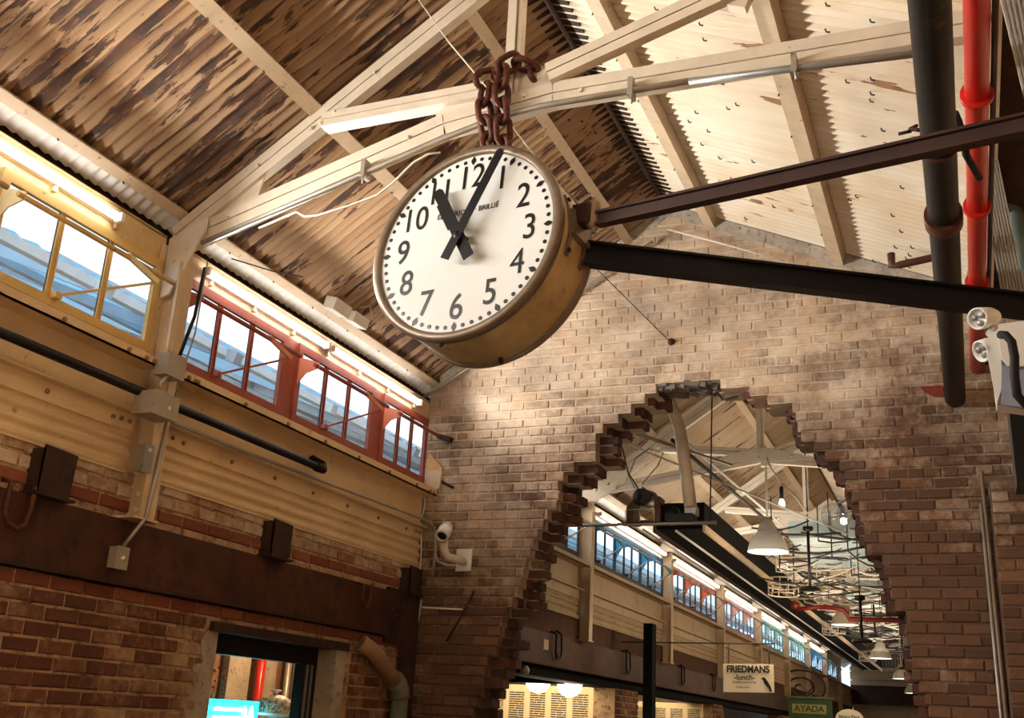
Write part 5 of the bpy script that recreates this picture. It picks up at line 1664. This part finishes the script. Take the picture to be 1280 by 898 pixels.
for (p, q) in (((-2.505, 1.685), (-2.265, 1.685)), ((-2.505, 1.585), (-2.505, 1.685)), ((-2.265, 1.585), (-2.265, 1.685)), ((-2.385, 1.585), (-2.385, 1.685))):
    fr.bar((p[0], 8.26, p[1]), (q[0], 8.26, q[1]), 0.006, 0.006, (0, 1, 0))
fr.obj('guard_frame', galv, fh)
MB().lathe([(0.0001, -0.05), (0.085, -0.05), (0.085, 0.05), (0.0001, 0.05)], (-2.17, 8.38, 1.66), (0, 1, 0), 20).obj('blower', black_metal, fh)
MB().box(-2.18, -1.95, 8.28, 8.42, 1.585, 1.65).obj('base_box', black_metal, fh)
MB().box(-2.02, -1.93, 8.28, 8.40, 1.64, 1.71).obj('socket', grey_metal, fh)
wp = thing('white_pipe', 'thick cream pipe curving down from the top of the hole to the fan unit', 'pipe', (-1.98, 8.3, 1.7))
MB().tube([(-2.14, 8.15, 2.60), (-2.10, 8.25, 2.48), (-2.065, 8.3, 2.35), (-2.035, 8.3, 2.15), (-2.00, 8.3, 1.90), (-1.975, 8.3, 1.70)], 0.052, 16).obj('pipe', M_plain('cream_pipe_paint', (0.62, 0.52, 0.38), 0.4, dirt=None), wp)
for i, pts in enumerate(([(-2.62, 8.3, 2.36), (-2.55, 8.3, 2.2), (-2.50, 8.3, 2.0), (-2.42, 8.3, 1.88), (-2.40, 8.3, 1.82)],
                         [(-2.44, 8.3, 1.87), (-2.50, 8.32, 1.98), (-2.44, 8.3, 2.12), (-2.32, 8.3, 2.2), (-2.2, 8.3, 2.16), (-2.25, 8.3, 2.05), (-2.38, 8.3, 1.90)],
                         [(-2.38, 8.3, 1.88), (-2.28, 8.3, 1.80), (-2.2, 8.3, 1.72)])):
    tag(MB().tube(pts, 0.006, 5, False).obj('cable', [dark_wire, wire_mat, dark_wire][i]), ['dark cable hanging down to the fan motor', 'brown cable looped above the fan motor', 'short dark cable right of the fan motor'][i], 'cable')
for i, (p, q, r, mt, lab) in enumerate((
    ((-2.52, 8.6, 2.42), (-1.9, 9.6, 2.35), 0.016, galv, 'pale conduit slanting behind the cream pipe'),
    ((-2.56, 8.5, 2.30), (-1.05, 11.2, 1.98), 0.009, white_cable, 'thin pale rod slanting down across the first far roof bay'),
    ((-2.46, 9.6, 2.62), (-1.9, 17.0, 2.40), 0.02, dark_wire, 'dark tube running away under the far roof'),
    ((-2.40, 9.6, 2.66), (-1.8, 17.0, 2.44), 0.014, white_plastic, 'white tube running away under the far roof'))):
    tag(MB().tube([p, q], r, 6).obj('rod', mt), lab, 'rod')

# --- pendant lamps
def pendant(x, y, zm, w, ztop, lab):
    t = thing('pendant_lamp', lab, 'lamp', (x, y, zm))
    k = w / 0.43
    MB().lathe([(0.215 * k, 0), (0.212 * k, 0.02 * k), (0.19 * k, 0.10 * k), (0.155 * k, 0.16 * k), (0.115 * k, 0.20 * k), (0.10 * k, 0.215 * k)], (x, y, zm), n=28).obj('shade', shade_white, t)
    MB().lathe([(0.105 * k, 0.21 * k), (0.10 * k, 0.25 * k), (0.075 * k, 0.30 * k), (0.05 * k, 0.345 * k), (0.02 * k, 0.36 * k), (0.012 * k, 0.37 * k)], (x, y, zm), n=24).obj('neck', M_plain('grey_lamp_neck', (0.42, 0.38, 0.32), 0.45, dirt=None), t)
    MB().lathe([(0.0001, 0.012 * k), (0.207 * k, 0.008 * k)], (x, y, zm), n=28).obj('diffuser', lamp_on, t)
    MB().tube([(x, y, zm + 0.36 * k), (x, y, ztop)], 0.012, 8).obj('stem', cream_light, t)
    MB().box(x - 0.05, x + 0.05, y - 0.04, y + 0.04, ztop - 0.02, ztop + 0.05).obj('canopy', cream_light, t)
    d = bpy.data.lights.new('pendant_light', 'SPOT')
    d.energy = 60
    d.color = (1, 0.85, 0.62)
    d.spot_size = 2.6
    d.shadow_soft_size = 0.15
    o = bpy.data.objects.new('pendant_light', d)
    COL.objects.link(o)
    o.location = (x, y, zm - 0.02)
pendant(-1.885, 11.4, 1.835, 0.43, 2.78, 'large white bell pendant lamp seen through the hole, nearest of the row')
pendant(-1.83, 18.3, 1.755, 0.43, 2.75, 'white bell pendant lamp seen through the hole, second of the row')
pendant(-1.644, 23.0, 1.565, 0.43, 2.7, 'white bell pendant lamp seen through the hole, third of the row')
pendant(-1.61, 29.0, 1.50, 0.43, 2.7, 'white bell pendant lamp seen through the hole, fourth of the row')
pendant(-1.726, 36.0, 1.45, 0.43, 2.7, 'smallest white bell pendant lamp, farthest of the row')
# added upward fill light in the far hall, apart from its lamps
area('far_hall_fill', (-1.6, 13, 1.7), (0, 0, 1), 1.2, 6, 30, (1, 0.88, 0.70))
area('far_hall_fill', (-1.6, 24, 1.7), (0, 0, 1), 1.2, 8, 50, (1, 0.90, 0.76))
area('far_hall_fill', (-1.6, 34, 1.7), (0, 0, 1), 1.2, 8, 50, (1, 0.90, 0.76))

gl = thing('glass_floodlight', 'clear glass globe floodlight hanging at the right side of the hole', 'floodlight', (-0.83, 8.3, 1.46))
MB().lathe([(0.025, 0.105), (0.07, 0.09), (0.105, 0.04), (0.112, 0.0), (0.10, -0.05), (0.06, -0.09), (0.0001, -0.105)], (-0.86, 8.32, 1.60), (0.35, -0.1, 0.9), 28).obj('globe', lamp_glass, gl)
MB().lathe([(0.03, 0.08), (0.085, 0.06), (0.10, 0.01), (0.085, -0.06), (0.0001, -0.075)], (-0.76, 8.25, 1.585), (0.6, -0.3, 0.75), 28).obj('outer_lens', lamp_glass, gl)
MB().tube([(-0.84, 8.3, 1.72), (-0.81, 8.3, 1.66), (-0.80, 8.3, 1.60)], 0.016, 8).obj('bulb_stem', dark_wire, gl)
MB().tube([(-0.84, 8.3, 1.70), (-0.70, 8.2, 1.74), (-0.45, 7.95, 1.72), (-0.42, 7.82, 1.72)], 0.012, 6).obj('wall_arm', galv, gl)
MB().lathe([(0.0001, -0.03), (0.025, -0.02), (0.025, 0.02), (0.0001, 0.03)], (-0.80, 8.28, 1.56), n=12).obj('bulb', M_emit('small_lit_bulb', (1.0, 0.93, 0.8), 2.0), gl)
bb = thing('bare_bulb', 'small bare white bulb on a cable beside the nearest pendant lamp', 'bulb', (-1.59, 10.5, 2.12))
MB().lathe([(0.0001, -0.045), (0.03, -0.03), (0.034, 0.0), (0.02, 0.04), (0.014, 0.05), (0.0001, 0.05)], (-1.59, 10.5, 2.165), n=14).obj('bulb', M_emit('white_bulb', (1, 0.95, 0.85), 1.2), bb)
MB().tube([(-1.59, 10.5, 2.21), (-1.59, 10.5, 2.33)], 0.02, 8).obj('socket', dark_wire, bb)
MB().tube([(-1.585, 10.5, 2.33), (-1.62, 10.5, 2.42), (-1.70, 10.5, 2.55), (-1.74, 10.6, 2.66)], 0.009, 6).obj('cable', white_cable, bb)
tag(MB().tube([(-1.58, 10.5, 2.36), (-1.45, 10.5, 2.22), (-1.35, 10.5, 2.06)], 0.010, 6).obj('conduit', white_cable), 'pale conduit slanting right from the bare bulb', 'conduit')

# pale blue ducts, black drop rods, red pipe
blue_duct = M_plain('pale_blue_duct', (0.42, 0.55, 0.60), 0.45, var=0.15, dirt=(0.2, 0.2, 0.2))
tag(MB().box(-2.02, -1.08, 13.82, 16.4, 2.40, 2.62).obj('air_duct', blue_duct), 'pale blue air duct across the far hall roof, nearer of two', 'duct')
tag(MB().box(-1.95, -0.9, 19.3, 21.6, 2.40, 2.60).obj('air_duct', blue_duct), 'pale blue air duct across the far hall roof, farther of two', 'duct')
for i, (x, y, z0, z1) in enumerate(((-1.66, 12.9, 1.66, 2.35), (-1.12, 13.0, 1.09, 1.56), (-1.5, 20, 1.75, 2.5), (-1.3, 24.5, 1.5, 2.5))):
    t = thing('drop_rod', names[i] + ' black drop rod with socket in the far hall, counted from the hole', 'rod', (x, y, z0))
    MB().tube([(x, y, z0), (x, y, z1)], 0.017, 8).obj('rod', black_metal, t)
    MB().tube([(x, y, z1), (x, y, roof_z(x) - 0.02)], 0.007, 6).obj('hanger_wire', dark_wire, t)
    MB().lathe([(0.02, 0), (0.06, 0.02), (0.06, 0.06), (0.0001, 0.07)], (x, y, z1 - 0.04), n=12).obj('socket', black_metal, t)
    MB().lathe([(0.12, 0), (0.10, 0.03), (0.02, 0.05)], (x, y, z0 - 0.03), n=14).obj('foot_ring', black_metal, t)
dull_red = M_plain('dull_red_pipe_paint', (0.17, 0.010, 0.007), 0.5, dirt=None)
frp = thing('red_pipe', 'red sprinkler pipe crossing the far hall behind the second pendant lamp', 'pipe', (-1.6, 17.2, 1.7))
MB().tube([(-2.0, 17.0, 1.90), (-1.72, 17.0, 1.86), (-1.66, 17.0, 1.80), (-1.64, 17.0, 1.72), (0.4, 17.4, 1.74)], 0.036, 12).obj('pipe', dull_red, frp)
MB().tube([(-2.4, 17.0, 1.86), (-1.98, 17.0, 1.90)], 0.03, 12).obj('pipe', dull_red, frp)
MB().lathe([(0.0001, -0.07), (0.06, -0.05), (0.07, 0.03), (0.0001, 0.07)], (-2.42, 17.0, 1.92), n=12).obj('valve', dull_red, frp)
for x in (-1.2, -0.2):
    MB().tube([(x, 17.2, 1.74), (x, 17.2, roof_z(x) - 0.02)], 0.006, 5).obj('hanger_rod', dark_wire, frp)

# cable mesh, netting and wires strung through the far hall
rr = random.Random(21)
def sag(p, q, s_, n=6):
    p, q = Vector(p), Vector(q)
    return [p + (q - p) * (i / n) - Vector((0, 0, s_ * 4 * (i / n) * (1 - i / n))) for i in range(n + 1)]
for grp, (ya, yb, cnt, mt, lab) in enumerate(((13.0, 17.0, 46, dark_wire, 'dark tangle of cables strung across the far hall under the pale blue duct'),
                                            (14.0, 22.0, 60, white_cable, 'pale tangle of cables and rods strung across the far hall'),
                                            (19.0, 30.0, 70, dark_wire, 'dark tangle of cables near the end of the far hall'))):
    m = MB()
    for i in range(cnt):
        y = rr.uniform(ya, yb)
        x = rr.uniform(-2.6, -1.2)
        z = rr.uniform(1.95, 2.55)
        w = rr.uniform(0.3, 1.1)
        m.tube(sag((x, y, z), (x + w, y + rr.uniform(-.5, .5), z + rr.uniform(-.15, .15)), rr.uniform(0.0, 0.10), 4), rr.uniform(0.006, 0.016), 4, False)
        if i % 3 == 0:
            m.tube([(x, y, z), (x, y, z + rr.uniform(.2, .7))], 0.008, 4, False)
    tag(m.obj('cable_tangle', mt), lab, 'cables', kind='stuff')
# wire baskets by the black duct
for i, y in enumerate((16.2, 22.5, 30.0)):
    x = XD + 0.45
    t = thing('wire_basket', names[i] + ' white wire basket beside the black duct, counted from the hole', 'basket', (x, y, 1.95))
    for zz in (1.98, 2.09, 2.20):
        MB().tube([(x + 0.22 * math.cos(k * PI / 8), y + 0.3 * math.sin(k * PI / 8), zz) for k in range(17)], 0.010, 4, False).obj('hoop', white_cable, t)
    m = MB()
    for k in range(12):
        a = k * PI / 6
        m.tube([(x + 0.22 * math.cos(a), y + 0.3 * math.sin(a), 1.98), (x + 0.22 * math.cos(a), y + 0.3 * math.sin(a), 2.20)], 0.008, 4, False)
    m.obj('wires', white_cable, t)

# end of the far hall
ew = MB()
ew.box(LX, 0.4, 41.0, 41.1, -1.6, 4.2)
o = ew.obj('wall_far_end', fascia_m)
o['kind'] = 'structure'
rb = thing('end_cladding', 'grey ribbed cladding above the beam at the far end of the hall', 'cladding', (-2, 40.7, 2.5))
m = MB()
x = LX
while x < 0.2:
    m.box(x, x + 0.05, 40.6, 40.72, 2.5, min(4.0, roof_z(x + .02)) - 0.2)
    x += 0.10
m.obj('ribs', grey_metal, rb)
MB().box(LX + 0.1, 0.2, 40.72, 40.8, 2.5, 2.62).obj('sheet', box_grey, rb)
eb2 = thing('end_beam', 'brown banded beam across the far end of the hall', 'beam', (-2, 40.5, 1.7))
for z0, z1, mt in ((2.32, 2.46, cream), (2.02, 2.30, far_paint), (1.84, 2.0, far_paint), (1.2, 1.84, rust_dark)):
    MB().box(LX, 0.4, 40.45, 40.6, z0, z1).obj('band', mt, eb2)

# ------------------------------------------------------------------ outside: canopies seen through the clerestory
blue_roof = M_plain('blue_corrugated_roof', (0.16, 0.42, 0.62), 0.5, var=0.12, scale=2, dirt=None)
grey_roof = M_plain('grey_outside_steel', (0.42, 0.48, 0.52), 0.5, var=0.2, scale=2, dirt=(0.25, 0.25, 0.24))
nt_ = blue_roof.node_tree
b_s = [n for n in nt_.nodes if n.type == 'BSDF_PRINCIPLED'][0]
o_s = [n for n in nt_.nodes if n.type == 'OUTPUT_MATERIAL'][0]
tl = nt_.nodes.new('ShaderNodeBsdfTranslucent')
tl.inputs[0].default_value = (0.16, 0.62, 0.95, 1)
ms = nt_.nodes.new('ShaderNodeMixShader')
ms.inputs[0].default_value = 0.65
nt_.links.new(b_s.outputs[0], ms.inputs[1])
nt_.links.new(tl.outputs[0], ms.inputs[2])
nt_.links.new(ms.outputs[0], o_s.inputs['Surface'])
white_steel = M_plain('white_outside_steel', (0.85, 0.88, 0.88), 0.5, var=0.05, dirt=None)
for i, (y0, y1) in enumerate(((3.4, 8.6), (9.4, 14.0), (15.0, 20.5), (22.0, 28.0), (30.0, 37.0))):
    t = thing('outside_canopy', names[i] + ' canopy outside the clerestory windows, counted from the left', 'canopy', (-7.0, (y0 + y1) / 2, -1.6))
    m = MB()
    n = int((y1 - y0) / 0.045)
    vs = []
    for k in range(n + 1):
        y = y0 + (y1 - y0) * k / n
        h = 0.014 * math.cos(k * PI / 2)
        vs += [(-5.3, y, 2.72 + h), (-9.5, y, 4.42 + h)]
    m.add(vs, [(2 * k, 2 * k + 1, 2 * k + 3, 2 * k + 2) for k in range(n)], True)
    m.obj('corrugated_sheet', blue_roof if i % 2 == 0 else grey_roof, t)
    for k, x in enumerate((-5.32, -7.4, -9.4)):
        zz = 2.72 + (-5.3 - x) * 0.405
        MB().box(x - 0.03, x + 0.03, y0 - 0.4, y1 + 0.4, zz - 0.09, zz - 0.02).obj('beam', white_steel if k != 1 else grey_roof, t)
    q = y0 + 0.2
    k = 0
    while q < y1:
        MB().bar((-5.2, q, 2.62), (-9.6, q, 4.40), 0.09, 0.09).obj('rafter', (grey_roof, white_steel)[k % 2], t)
        q += 1.45
        k += 1
    for q in (y0, y1):
        MB().box(-7.28, -7.12, q - 0.08, q + 0.08, -1.6, 3.3).obj('post', grey_roof, t)
tag(MB().box(-16.2, -16.0, 14, 60, -1.6, 8.3).obj('outside_building', grey_roof), 'tall grey building far outside behind the canopies', 'building')
yard = MB().box(-16, -6.35, -4, 60, -1.7, -1.6).obj('ground', concrete)
yard['kind'] = 'structure'
tag(MB().box(-12.2, -12.0, -2, 40, -1.6, 4.0).obj('outside_building', M_plain('outside_wall', (0.42, 0.50, 0.55), 0.8, var=0.3, scale=1.2, dirt=(0.2, 0.22, 0.24))), 'blue-grey building wall across the yard outside the windows', 'building')
